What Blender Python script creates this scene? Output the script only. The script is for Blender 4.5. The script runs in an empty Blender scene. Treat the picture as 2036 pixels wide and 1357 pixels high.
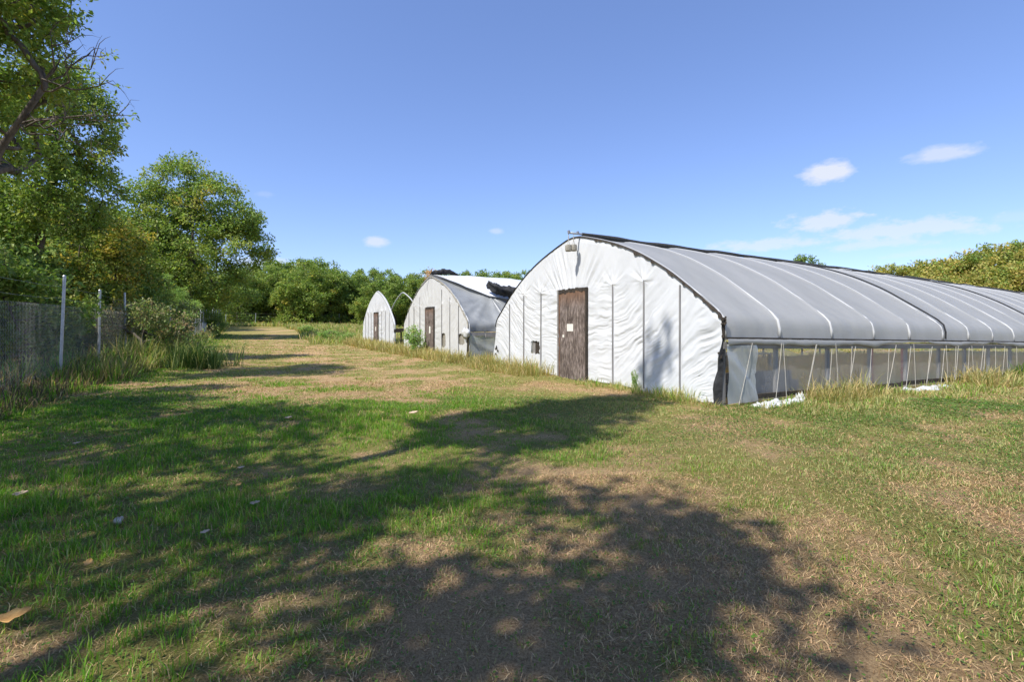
import bpy, math, random
import numpy as np
from mathutils import Vector

# ------------------------------------------------------------------ camera, sky, sun, exposure
SC = bpy.context.scene
COL = SC.collection
CAM_H = 1.27
cam_data = bpy.data.cameras.new('camera')
cam_data.sensor_width = 36.0
cam_data.lens = 17.24
cam_data.shift_y = -0.015
cam_data.clip_start = 0.05
cam_data.clip_end = 3000
cam = bpy.data.objects.new('camera', cam_data)
cam.location = (0, 0, CAM_H)
cam.rotation_euler = (math.radians(90), 0, 0)
COL.objects.link(cam)
SC.camera = cam

SUN_EL = math.radians(53)
SUN_D = np.array([0.688, 0.726])          # horizontal direction the light travels
SUN_TRAVEL = Vector((SUN_D[0] * math.cos(SUN_EL), SUN_D[1] * math.cos(SUN_EL), -math.sin(SUN_EL)))
sun_data = bpy.data.lights.new('sun', 'SUN')
sun_data.energy = 2.8
sun_data.angle = math.radians(0.53)
sun_data.color = (1.0, 0.96, 0.90)
sun = bpy.data.objects.new('sun', sun_data)
sun.rotation_euler = SUN_TRAVEL.to_track_quat('-Z', 'Y').to_euler()
COL.objects.link(sun)

world = bpy.data.worlds.new('World')
SC.world = world
world.use_nodes = True
SKY_STRENGTH = 0.15
CLOUDS = [  # pixel x, y in the photograph's angles, half width, half height (pixels), strength, raggedness
    (1646, 344, 46, 22, 0.80, 0.55), (1877, 305, 58, 17, 0.55, 0.5), (748, 481, 26, 11, 0.6, 0.5),
    (986, 460, 15, 6, 0.35, 0.5), (1640, 440, 58, 19, 0.62, 0.9), (1800, 458, 130, 22, 0.52, 1.0),
    (1520, 488, 120, 14, 0.5, 0.9), (1740, 486, 90, 10, 0.4, 0.9), (520, 524, 60, 12, 0.4, 0.9),
    (2010, 432, 45, 12, 0.15, 0.9), (520, 385, 22, 8, 0.12, 0.9), (1830, 505, 60, 8, 0.2, 0.9)]


def node(N, kind, **kw):
    n = N.new(kind)
    for k, v in kw.items():
        n.inputs[k].default_value = v
    return n


def build_world():
    nt = world.node_tree
    N, L = nt.nodes, nt.links
    N.clear()
    out = N.new('ShaderNodeOutputWorld')
    bg = N.new('ShaderNodeBackground')
    bg.inputs['Strength'].default_value = SKY_STRENGTH
    L.new(bg.outputs[0], out.inputs[0])
    sky = N.new('ShaderNodeTexSky')
    sky.sky_type = 'NISHITA'
    sky.sun_disc = False
    sky.sun_elevation = SUN_EL
    sky.sun_rotation = math.atan2(-SUN_D[0], -SUN_D[1])
    sky.altitude = 200
    sky.air_density = 1.0
    sky.dust_density = 0.1
    sky.ozone_density = 3.0
    tc = N.new('ShaderNodeTexCoord')
    nz = N.new('ShaderNodeTexNoise')
    nz.inputs['Scale'].default_value = 26
    nz.inputs['Detail'].default_value = 7
    nz.inputs['Roughness'].default_value = 0.62
    mp = N.new('ShaderNodeMapping')
    mp.inputs['Scale'].default_value = (1, 1, 2.2)
    L.new(tc.outputs['Generated'], mp.inputs[0])
    L.new(mp.outputs[0], nz.inputs['Vector'])

    def math_(op, a, b=None, clamp=False):
        m = N.new('ShaderNodeMath')
        m.operation = op
        m.use_clamp = clamp
        for i, val in enumerate((a, b)):
            if val is None:
                continue
            if isinstance(val, (int, float)):
                m.inputs[i].default_value = val
            else:
                L.new(val, m.inputs[i])
        return m.outputs[0]

    def dot(vec):
        m = N.new('ShaderNodeVectorMath')
        m.operation = 'DOT_PRODUCT'
        L.new(tc.outputs['Generated'], m.inputs[0])
        m.inputs[1].default_value = vec
        return m.outputs['Value']
    nc = math_('SUBTRACT', nz.outputs['Fac'], 0.5)
    total = None
    for px, py, a, b, st, rag in CLOUDS:
        d = Vector(((px - 1018) / 975, 1.0, (648 - py) / 975))
        k = d.length
        d.normalize()
        r = d.cross(Vector((0, 0, 1))).normalized()
        upv = r.cross(d).normalized()
        sc = 1 / (975 * k)
        hx = math_('DIVIDE', dot(r), a * sc)
        hy = math_('DIVIDE', dot(upv), b * sc)
        rad = math_('SQRT', math_('ADD', math_('POWER', math_('ABSOLUTE', hx), 2.0), math_('POWER', math_('ABSOLUTE', hy), 2.0)))
        e = math_('ADD', math_('SUBTRACT', 1.15, rad), math_('MULTIPLY', nc, 3.2 * rag))
        m = math_('MULTIPLY', e, 1.5, True)
        front = math_('GREATER_THAN', dot(d), 0.0)
        m = math_('MULTIPLY', math_('MULTIPLY', m, st), front)
        total = m if total is None else math_('MAXIMUM', total, m)
    hsv = N.new('ShaderNodeMixRGB')
    hsv.blend_type = 'MULTIPLY'
    hsv.inputs[0].default_value = 1.0
    hsv.inputs[2].default_value = (0.55, 0.60, 0.80, 1)
    gam = node(N, 'ShaderNodeGamma', Gamma=0.8)
    L.new(sky.outputs[0], gam.inputs['Color'])
    L.new(gam.outputs[0], hsv.inputs[1])
    mix = N.new('ShaderNodeMixRGB')
    mix.inputs[2].default_value = (2.45, 2.5, 2.6, 1)
    L.new(total, mix.inputs[0])
    L.new(hsv.outputs[0], mix.inputs[1])
    L.new(mix.outputs[0], bg.inputs[0])


build_world()
SC.view_settings.view_transform = 'Standard'
SC.view_settings.look = 'None'
SC.view_settings.exposure = 1.28
SC.view_settings.gamma = 1.0
SC.view_settings.use_curve_mapping = False
SC.cycles.max_bounces = 8
SC.cycles.transparent_max_bounces = 12
SC.cycles.caustics_reflective = False
SC.cycles.caustics_refractive = False

rng = np.random.default_rng(7)
random.seed(7)

# ------------------------------------------------------------------ frames
U = np.array([-0.4657, 0.8850])            # along the track, the way the end walls stand in line
V = np.array([0.8850, 0.4657])             # along the long side of the greenhouses
HOUSE_ANGLE = math.atan2(V[1], V[0])
F = 975.0


def uv_of(x, y):
    return x * U[0] + y * U[1], x * V[0] + y * V[1]


def uv_pt(u, v):
    return u * U[0] + v * V[0], u * U[1] + v * V[1]


# ------------------------------------------------------------------ noise
_T = np.random.default_rng(99).random((8, 256, 256))


def vnoise(x, y, seed=0):
    t = _T[seed % 8]
    x = np.asarray(x, float) + 37.3 * seed
    y = np.asarray(y, float) + 17.9 * seed
    xi = np.floor(x).astype(int)
    yi = np.floor(y).astype(int)
    fx, fy = x - xi, y - yi
    fx = fx * fx * (3 - 2 * fx)
    fy = fy * fy * (3 - 2 * fy)
    a = t[xi & 255, yi & 255]
    b = t[(xi + 1) & 255, yi & 255]
    c = t[xi & 255, (yi + 1) & 255]
    d = t[(xi + 1) & 255, (yi + 1) & 255]
    return (a * (1 - fx) + b * fx) * (1 - fy) + (c * (1 - fx) + d * fx) * fy


def fbm(x, y, seed=0, oct=4, gain=0.5):
    s, a, n = 0.0, 1.0, 0.0
    for i in range(oct):
        s = s + a * vnoise(np.asarray(x) * 2 ** i, np.asarray(y) * 2 ** i, seed + i)
        n += a
        a *= gain
    return s / n


def smooth(a, b, x):
    t = np.clip((x - a) / (b - a), 0, 1)
    return t * t * (3 - 2 * t)


def terrain(x, y):
    x = np.asarray(x, float)
    y = np.asarray(y, float)
    u, v = uv_of(x, y)
    z = -0.008 * np.clip(v - 6.6, 0, 60)
    z = z + 1.15 * smooth(34, 85, u) + 0.010 * np.clip(u - 85, 0, 400)
    z = z + 0.10 * smooth(-2.8, -4.5, v) * smooth(-4, 4, u)
    wob = (fbm(x * 0.35, y * 0.35, 3, 3) - 0.5) * 0.10 + (fbm(x * 1.6, y * 1.6, 5, 2) - 0.5) * 0.035
    return z + wob * smooth(0.0, 2.0, np.hypot(x, y))


# ------------------------------------------------------------------ mesh helpers
def mesh_np(name, verts, faces, colors=None, smooth_shade=False):
    me = bpy.data.meshes.new(name)
    verts = np.ascontiguousarray(verts, dtype=np.float32)
    faces = np.ascontiguousarray(faces, dtype=np.int32)
    k = faces.shape[1]
    me.vertices.add(len(verts))
    me.vertices.foreach_set('co', verts.ravel())
    me.loops.add(faces.size)
    me.loops.foreach_set('vertex_index', faces.ravel())
    me.polygons.add(len(faces))
    me.polygons.foreach_set('loop_start', np.arange(0, faces.size, k, dtype=np.int32))
    if smooth_shade:
        me.polygons.foreach_set('use_smooth', np.ones(len(faces), dtype=bool))
    me.update(calc_edges=True)
    if colors is not None:
        at = me.color_attributes.new('Col', 'FLOAT_COLOR', 'POINT')
        c = np.ones((len(verts), 4), dtype=np.float32)
        c[:, :3] = colors
        at.data.foreach_set('color', c.ravel())
    return me


def link(name, me, mat=None, parent=None):
    o = bpy.data.objects.new(name, me)
    COL.objects.link(o)
    if mat is not None and len(me.materials) == 0:
        me.materials.append(mat)
    if parent is not None:
        o.parent = parent
    return o


def tag(o, label=None, cat=None, group=None, kind=None):
    if label:
        o['label'] = label
    if cat:
        o['category'] = cat
    if group:
        o['group'] = group
    if kind:
        o['kind'] = kind
    return o


def empty(name, loc=(0, 0, 0), rz=0.0):
    o = bpy.data.objects.new(name, None)
    o.empty_display_size = 0.2
    COL.objects.link(o)
    o.location = loc
    o.rotation_euler = (0, 0, rz)
    return o


class MB:
    """collects polygons of mixed sizes"""
    def __init__(self):
        self.v, self.f = [], []

    def box(self, c, s, rot=None):
        x, y, z = s[0] / 2, s[1] / 2, s[2] / 2
        pts = [Vector(p) for p in ((-x, -y, -z), (x, -y, -z), (x, y, -z), (-x, y, -z), (-x, -y, z), (x, -y, z), (x, y, z), (-x, y, z))]
        if rot is not None:
            pts = [rot @ p for p in pts]
        n = len(self.v)
        self.v += [tuple(p + Vector(c)) for p in pts]
        self.f += [tuple(n + i for i in q) for q in ((0, 3, 2, 1), (4, 5, 6, 7), (0, 1, 5, 4), (1, 2, 6, 5), (2, 3, 7, 6), (3, 0, 4, 7))]
        return self

    def tube(self, pts, rad, sides=6, cap=True):
        pts = [Vector(p) for p in pts]
        if not hasattr(rad, '__len__'):
            rad = [rad] * len(pts)
        n0 = len(self.v)
        prev = None
        for i, p in enumerate(pts):
            d = (pts[min(i + 1, len(pts) - 1)] - pts[max(i - 1, 0)]).normalized()
            if prev is None:
                a = d.orthogonal().normalized()
            else:
                a = (prev - d * prev.dot(d))
                a = a.normalized() if a.length > 1e-6 else d.orthogonal().normalized()
            prev = a
            b = d.cross(a)
            for k in range(sides):
                th = 2 * math.pi * k / sides
                self.v.append(tuple(p + (a * math.cos(th) + b * math.sin(th)) * rad[i]))
        for i in range(len(pts) - 1):
            for k in range(sides):
                a0 = n0 + i * sides + k
                a1 = n0 + i * sides + (k + 1) % sides
                self.f.append((a0, a1, a1 + sides, a0 + sides))
        if cap:
            self.f.append(tuple(n0 + k for k in reversed(range(sides))))
            e = n0 + (len(pts) - 1) * sides
            self.f.append(tuple(e + k for k in range(sides)))
        return self

    def mesh(self, name, smooth_shade=False):
        me = bpy.data.meshes.new(name)
        me.from_pydata(self.v, [], self.f)
        if smooth_shade:
            for p in me.polygons:
                p.use_smooth = True
        me.update()
        return me

    def build(self, name, mat, parent=None, smooth_shade=False):
        return link(name, self.mesh(name, smooth_shade), mat, parent)


def grid_faces(nx, ny):
    i = np.arange(nx - 1)[:, None]
    j = np.arange(ny - 1)[None, :]
    a = i * ny + j
    return np.stack([a, a + ny, a + ny + 1, a + 1], -1).reshape(-1, 4)


# ------------------------------------------------------------------ materials
def new_mat(name):
    m = bpy.data.materials.new(name)
    m.use_nodes = True
    m.node_tree.nodes.clear()
    return m, m.node_tree.nodes, m.node_tree.links


def ramp(N, stops):
    r = N.new('ShaderNodeValToRGB')
    el = r.color_ramp.elements
    while len(el) < len(stops):
        el.new(0.5)
    for e, (p, c) in zip(el, stops):
        e.position = p
        e.color = (*c, 1)
    return r


def mat_noise(name, stops, scale=8, rough=0.7, stretch=(1, 1, 1), bump=0.0, bump_scale=None, spec=0.3, metal=0.0, detail=6, coord='Object'):
    m, N, L = new_mat(name)
    out = N.new('ShaderNodeOutputMaterial')
    p = node(N, 'ShaderNodeBsdfPrincipled', Roughness=rough, Metallic=metal)
    p.inputs['Specular IOR Level'].default_value = spec
    L.new(p.outputs[0], out.inputs[0])
    tc = N.new('ShaderNodeTexCoord')
    mp = node(N, 'ShaderNodeMapping', Scale=stretch)
    L.new(tc.outputs[coord], mp.inputs[0])
    nz = node(N, 'ShaderNodeTexNoise', Scale=scale, Detail=detail, Roughness=0.65)
    L.new(mp.outputs[0], nz.inputs['Vector'])
    r = ramp(N, stops)
    L.new(nz.outputs['Fac'], r.inputs[0])
    L.new(r.outputs[0], p.inputs['Base Color'])
    if bump:
        n2 = node(N, 'ShaderNodeTexNoise', Scale=bump_scale or scale * 2, Detail=8)
        L.new(mp.outputs[0], n2.inputs['Vector'])
        b = node(N, 'ShaderNodeBump', Strength=bump, Distance=0.02)
        L.new(n2.outputs['Fac'], b.inputs['Height'])
        L.new(b.outputs[0], p.inputs['Normal'])
    return m


def mat_leaf(name, translucency=0.35, rough=0.5, gain=1.0):
    m, N, L = new_mat(name)
    out = N.new('ShaderNodeOutputMaterial')
    at = N.new('ShaderNodeAttribute')
    at.attribute_name = 'Col'
    p = node(N, 'ShaderNodeBsdfPrincipled', Roughness=rough)
    p.inputs['Specular IOR Level'].default_value = 0.25
    t = N.new('ShaderNodeBsdfTranslucent')
    mul = N.new('ShaderNodeMixRGB')
    mul.blend_type = 'MULTIPLY'
    mul.inputs[0].default_value = 1.0
    mul.inputs[2].default_value = (1.25 * gain, 1.35 * gain, 0.7 * gain, 1)
    mx = node(N, 'ShaderNodeMixShader', Fac=translucency)
    L.new(at.outputs['Color'], p.inputs['Base Color'])
    L.new(at.outputs['Color'], mul.inputs[1])
    L.new(mul.outputs[0], t.inputs['Color'])
    L.new(p.outputs[0], mx.inputs[1])
    L.new(t.outputs[0], mx.inputs[2])
    L.new(mx.outputs[0], out.inputs[0])
    return m


def mat_sheet(name, stops, scale=3.0, rough=0.45, spec=0.4, trans=0.2, clear=0.0, stretch=(1, 1, 1), bump=0.15, bump_scale=30.0, clear_noise=0.0):
    """plastic film: diffuse front, light coming through, optional see-through share"""
    m, N, L = new_mat(name)
    out = N.new('ShaderNodeOutputMaterial')
    tc = N.new('ShaderNodeTexCoord')
    mp = node(N, 'ShaderNodeMapping', Scale=stretch)
    L.new(tc.outputs['Object'], mp.inputs[0])
    nz = node(N, 'ShaderNodeTexNoise', Scale=scale, Detail=7, Roughness=0.65)
    L.new(mp.outputs[0], nz.inputs['Vector'])
    r = ramp(N, stops)
    L.new(nz.outputs['Fac'], r.inputs[0])
    p = node(N, 'ShaderNodeBsdfPrincipled', Roughness=rough)
    p.inputs['Specular IOR Level'].default_value = spec
    t = N.new('ShaderNodeBsdfTranslucent')
    L.new(r.outputs[0], p.inputs['Base Color'])
    L.new(r.outputs[0], t.inputs['Color'])
    mx = node(N, 'ShaderNodeMixShader', Fac=trans)
    L.new(p.outputs[0], mx.inputs[1])
    L.new(t.outputs[0], mx.inputs[2])
    n2 = node(N, 'ShaderNodeTexNoise', Scale=bump_scale, Detail=6)
    L.new(mp.outputs[0], n2.inputs['Vector'])
    b = node(N, 'ShaderNodeBump', Strength=bump, Distance=0.01)
    L.new(n2.outputs['Fac'], b.inputs['Height'])
    L.new(b.outputs[0], p.inputs['Normal'])
    last = mx.outputs[0]
    if clear > 0:
        tr = N.new('ShaderNodeBsdfTransparent')
        m2 = node(N, 'ShaderNodeMixShader', Fac=clear)
        if clear_noise:
            mr = N.new('ShaderNodeMapRange')
            mr.inputs['From Min'].default_value = 0.3
            mr.inputs['From Max'].default_value = 0.7
            mr.inputs['To Min'].default_value = clear - clear_noise
            mr.inputs['To Max'].default_value = clear + clear_noise
            L.new(nz.outputs['Fac'], mr.inputs['Value'])
            L.new(mr.outputs[0], m2.inputs[0])
        L.new(last, m2.inputs[1])
        L.new(tr.outputs[0], m2.inputs[2])
        last = m2.outputs[0]
    L.new(last, out.inputs[0])
    return m


M = {}
M['leaf'] = mat_leaf('leaf_surface', 0.36)
M['blade'] = mat_leaf('grass_blade_surface', 0.40, 0.6)
M['straw'] = mat_leaf('dry_straw_surface', 0.15, 0.75, 0.9)
M['bark'] = mat_noise('bark', [(0.3, (0.05, 0.04, 0.03)), (0.7, (0.17, 0.14, 0.11))], 14, 0.9, (1, 1, 0.25), 0.6, 30)
M['white_film'] = mat_sheet('white_plastic_film', [(0.25, (0.60, 0.61, 0.615)), (0.6, (0.69, 0.70, 0.705))], 1.6, 0.42, 0.35, 0.10, bump=0.12, bump_scale=22)
M['grey_film'] = mat_sheet('old_white_film', [(0.25, (0.55, 0.545, 0.52)), (0.65, (0.66, 0.66, 0.64))], 1.8, 0.5, 0.3, 0.10, bump=0.25, bump_scale=14)
M['roof_film'] = mat_sheet('grey_roof_film', [(0.28, (0.50, 0.505, 0.49)), (0.5, (0.55, 0.555, 0.54)), (0.74, (0.60, 0.60, 0.585))], 1.6, 0.42, 0.28, 0.52, stretch=(1, 0.35, 0.35), bump=0.12, bump_scale=9)
M['roof_film_old'] = mat_sheet('sagging_roof_film', [(0.3, (0.27, 0.28, 0.275)), (0.7, (0.40, 0.41, 0.40))], 1.4, 0.35, 0.5, 0.25, bump=0.5, bump_scale=9)
M['curtain'] = mat_sheet('hazy_side_curtain', [(0.3, (0.66, 0.66, 0.64)), (0.7, (0.80, 0.80, 0.78))], 1.5, 0.3, 0.4, 0.5, clear=0.64, clear_noise=0.08)
M['far_curtain'] = mat_sheet('thin_far_curtain', [(0.3, (0.45, 0.45, 0.43)), (0.7, (0.58, 0.58, 0.55))], 1.5, 0.3, 0.5, 0.35, clear=0.86, clear_noise=0.05)
M['flap'] = mat_sheet('milky_flap', [(0.3, (0.36, 0.39, 0.38)), (0.7, (0.52, 0.54, 0.53))], 2.5, 0.22, 0.6, 0.25, clear=0.16, clear_noise=0.08, bump=0.3, bump_scale=8)
M['bow'] = mat_noise('film_over_bow', [(0.3, (0.42, 0.42, 0.41)), (0.7, (0.49, 0.49, 0.475))], 6, 0.55, spec=0.25)
M['steel'] = mat_noise('galvanised_steel', [(0.3, (0.30, 0.32, 0.34)), (0.7, (0.47, 0.49, 0.51))], 12, 0.45, metal=0.6)
M['dull_steel'] = mat_noise('weathered_steel', [(0.3, (0.20, 0.21, 0.22)), (0.7, (0.34, 0.35, 0.36))], 12, 0.6, metal=0.3)
M['black_cloth'] = mat_noise('black_shade_cloth', [(0.3, (0.012, 0.013, 0.014)), (0.7, (0.045, 0.046, 0.048))], 9, 0.8, bump=0.5, bump_scale=60)
M['dark_roll'] = mat_noise('dark_rolled_cloth', [(0.3, (0.018, 0.019, 0.018)), (0.75, (0.075, 0.075, 0.070))], 26, 0.85, bump=0.7, bump_scale=50)
M['lath'] = mat_noise('grey_lath', [(0.3, (0.17, 0.165, 0.16)), (0.7, (0.30, 0.29, 0.28))], 10, 0.85, (1, 1, 0.2))
M['timber'] = mat_noise('weathered_timber', [(0.3, (0.16, 0.15, 0.14)), (0.7, (0.30, 0.285, 0.26))], 7, 0.85, (0.2, 1, 1), 0.3)
M['rot'] = mat_noise('rotten_edge', [(0.3, (0.020, 0.017, 0.014)), (0.7, (0.07, 0.055, 0.04))], 20, 0.9, bump=0.6)
M['cord'] = mat_noise('pale_cord', [(0.3, (0.38, 0.36, 0.31)), (0.7, (0.52, 0.49, 0.43))], 20, 0.8)
M['red_pipe'] = mat_noise('faded_red_paint', [(0.3, (0.32, 0.07, 0.06)), (0.7, (0.44, 0.12, 0.10))], 12, 0.6)
M['block'] = mat_noise('concrete_block', [(0.3, (0.10, 0.10, 0.11)), (0.7, (0.20, 0.20, 0.205))], 9, 0.9, bump=0.5)
M['weight'] = mat_noise('old_concrete', [(0.3, (0.17, 0.155, 0.125)), (0.7, (0.40, 0.37, 0.30))], 22, 0.9, bump=0.9, bump_scale=40)
M['paper'] = None
M['scrap'] = mat_sheet('plastic_scrap', [(0.3, (0.50, 0.50, 0.47)), (0.7, (0.64, 0.64, 0.62))], 4, 0.45, 0.35, 0.1)
M['net_wire'] = mat_noise('zinc_wire', [(0.3, (0.36, 0.37, 0.37)), (0.7, (0.52, 0.53, 0.53))], 12, 0.5)
M['stone'] = mat_noise('pale_stone', [(0.3, (0.34, 0.28, 0.23)), (0.7, (0.52, 0.45, 0.38))], 18, 0.9, bump=0.6)
M['dead_leaf'] = mat_noise('dead_leaf', [(0.3, (0.42, 0.21, 0.06)), (0.7, (0.66, 0.40, 0.13))], 30, 0.7)
M['pale_leaf'] = mat_noise('pale_dead_leaf', [(0.3, (0.42, 0.29, 0.19)), (0.7, (0.60, 0.46, 0.33))], 30, 0.7)


def mat_paper():
    m, N, L = new_mat('printed_paper')
    out = N.new('ShaderNodeOutputMaterial')
    p = node(N, 'ShaderNodeBsdfPrincipled', Roughness=0.7)
    L.new(p.outputs[0], out.inputs[0])
    tc = N.new('ShaderNodeTexCoord')
    sx = N.new('ShaderNodeSeparateXYZ')
    L.new(tc.outputs['Object'], sx.inputs[0])
    w = N.new('ShaderNodeMath')
    w.operation = 'SINE'
    ml = N.new('ShaderNodeMath')
    ml.operation = 'MULTIPLY'
    ml.inputs[1].default_value = 260
    L.new(sx.outputs['Z'], ml.inputs[0])
    L.new(ml.outputs[0], w.inputs[0])
    nz = node(N, 'ShaderNodeTexNoise', Scale=70)
    L.new(tc.outputs['Object'], nz.inputs['Vector'])
    mm = N.new('ShaderNodeMath')
    mm.operation = 'MULTIPLY'
    L.new(w.outputs[0], mm.inputs[0])
    L.new(nz.outputs['Fac'], mm.inputs[1])
    r = ramp(N, [(0.30, (0.74, 0.71, 0.62)), (0.5, (0.60, 0.57, 0.50))])
    L.new(mm.outputs[0], r.inputs[0])
    L.new(r.outputs[0], p.inputs['Base Color'])
    return m


M['paper'] = mat_paper()


def mat_door():
    m, N, L = new_mat('weathered_chipboard')
    out = N.new('ShaderNodeOutputMaterial')
    p = node(N, 'ShaderNodeBsdfPrincipled', Roughness=0.9)
    p.inputs['Specular IOR Level'].default_value = 0.15
    L.new(p.outputs[0], out.inputs[0])
    tc = N.new('ShaderNodeTexCoord')
    mp = node(N, 'ShaderNodeMapping', Scale=(1, 1, 0.18))
    L.new(tc.outputs['Object'], mp.inputs[0])
    n1 = node(N, 'ShaderNodeTexNoise', Scale=34, Detail=8, Roughness=0.7)
    n2 = node(N, 'ShaderNodeTexNoise', Scale=3.2, Detail=5)
    L.new(mp.outputs[0], n1.inputs['Vector'])
    L.new(tc.outputs['Object'], n2.inputs['Vector'])
    r1 = ramp(N, [(0.33, (0.045, 0.038, 0.035)), (0.5, (0.17, 0.148, 0.135)), (0.68, (0.42, 0.385, 0.355))])
    r2 = ramp(N, [(0.35, (0.62, 0.55, 0.50)), (0.7, (1.15, 1.05, 1.0))])
    L.new(n1.outputs['Fac'], r1.inputs[0])
    L.new(n2.outputs['Fac'], r2.inputs[0])
    mul = N.new('ShaderNodeMixRGB')
    mul.blend_type = 'MULTIPLY'
    mul.inputs[0].default_value = 1
    L.new(r1.outputs[0], mul.inputs[1])
    L.new(r2.outputs[0], mul.inputs[2])
    # rust-brown water stain across the top
    sx = N.new('ShaderNodeSeparateXYZ')
    L.new(tc.outputs['Object'], sx.inputs[0])
    ad = N.new('ShaderNodeMath')
    ad.operation = 'ADD'
    L.new(sx.outputs['Z'], ad.inputs[0])
    sc = N.new('ShaderNodeMath')
    sc.operation = 'MULTIPLY'
    sc.inputs[1].default_value = 0.7
    L.new(n1.outputs['Fac'], sc.inputs[0])
    L.new(sc.outputs[0], ad.inputs[1])
    mr = N.new('ShaderNodeMapRange')
    mr.inputs['From Min'].default_value = 2.05
    mr.inputs['From Max'].default_value = 2.5
    mr.clamp = True
    L.new(ad.outputs[0], mr.inputs['Value'])
    mx = N.new('ShaderNodeMixRGB')
    mx.inputs[2].default_value = (0.19, 0.105, 0.06, 1)
    L.new(mr.outputs[0], mx.inputs[0])
    L.new(mul.outputs[0], mx.inputs[1])
    L.new(mx.outputs[0], p.inputs['Base Color'])
    b = node(N, 'ShaderNodeBump', Strength=0.8, Distance=0.01)
    L.new(n1.outputs['Fac'], b.inputs['Height'])
    L.new(b.outputs[0], p.inputs['Normal'])
    return m


M['door'] = mat_door()


# ------------------------------------------------------------------ ground
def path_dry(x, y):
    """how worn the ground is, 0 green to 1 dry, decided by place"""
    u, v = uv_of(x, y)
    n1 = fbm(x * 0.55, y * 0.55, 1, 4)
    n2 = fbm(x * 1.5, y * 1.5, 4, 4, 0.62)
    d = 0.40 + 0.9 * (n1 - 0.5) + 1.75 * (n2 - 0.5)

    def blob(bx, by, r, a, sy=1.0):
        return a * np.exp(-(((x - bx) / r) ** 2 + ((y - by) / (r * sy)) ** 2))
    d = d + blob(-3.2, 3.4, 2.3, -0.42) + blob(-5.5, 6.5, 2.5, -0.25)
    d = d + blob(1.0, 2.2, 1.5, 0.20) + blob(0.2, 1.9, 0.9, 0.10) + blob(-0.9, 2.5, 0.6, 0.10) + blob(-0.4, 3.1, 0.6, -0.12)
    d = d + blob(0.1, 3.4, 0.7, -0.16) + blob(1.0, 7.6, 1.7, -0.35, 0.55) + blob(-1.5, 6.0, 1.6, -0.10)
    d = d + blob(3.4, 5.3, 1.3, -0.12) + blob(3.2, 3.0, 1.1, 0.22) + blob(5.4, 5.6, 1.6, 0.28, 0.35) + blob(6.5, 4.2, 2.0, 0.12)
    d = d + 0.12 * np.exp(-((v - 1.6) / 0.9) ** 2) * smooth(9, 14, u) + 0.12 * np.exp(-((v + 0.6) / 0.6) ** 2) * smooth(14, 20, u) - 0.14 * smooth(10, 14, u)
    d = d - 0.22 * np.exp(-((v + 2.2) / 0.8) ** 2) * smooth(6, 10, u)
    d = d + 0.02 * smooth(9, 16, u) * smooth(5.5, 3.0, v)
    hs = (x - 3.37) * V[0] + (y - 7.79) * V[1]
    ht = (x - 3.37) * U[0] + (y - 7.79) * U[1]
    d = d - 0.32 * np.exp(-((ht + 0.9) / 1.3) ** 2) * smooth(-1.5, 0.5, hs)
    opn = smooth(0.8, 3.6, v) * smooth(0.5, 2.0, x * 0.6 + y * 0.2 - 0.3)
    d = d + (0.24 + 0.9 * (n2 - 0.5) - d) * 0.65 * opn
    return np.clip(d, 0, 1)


def axis_samples(lo, hi, dlo, dhi, step, growth):
    mid = list(np.arange(dlo, dhi + 1e-6, step))
    s, p, right = step, dhi, []
    while p < hi:
        s *= growth
        p += s
        right.append(p)
    s, p, left = step, dlo, []
    while p > lo:
        s *= growth
        p -= s
        left.append(p)
    return np.array(left[::-1] + mid + right)


gx = axis_samples(-700, 700, -14, 14, 0.16, 1.09)
gy = axis_samples(-400, 900, 0.4, 26, 0.16, 1.09)
GX, GY = np.meshgrid(gx, gy, indexing='ij')
gz = terrain(GX, GY)
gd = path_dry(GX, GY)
gcol = np.stack([gd.ravel(), fbm(GX * 0.9, GY * 0.9, 6, 3).ravel(), np.zeros(gd.size)], -1)


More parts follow.
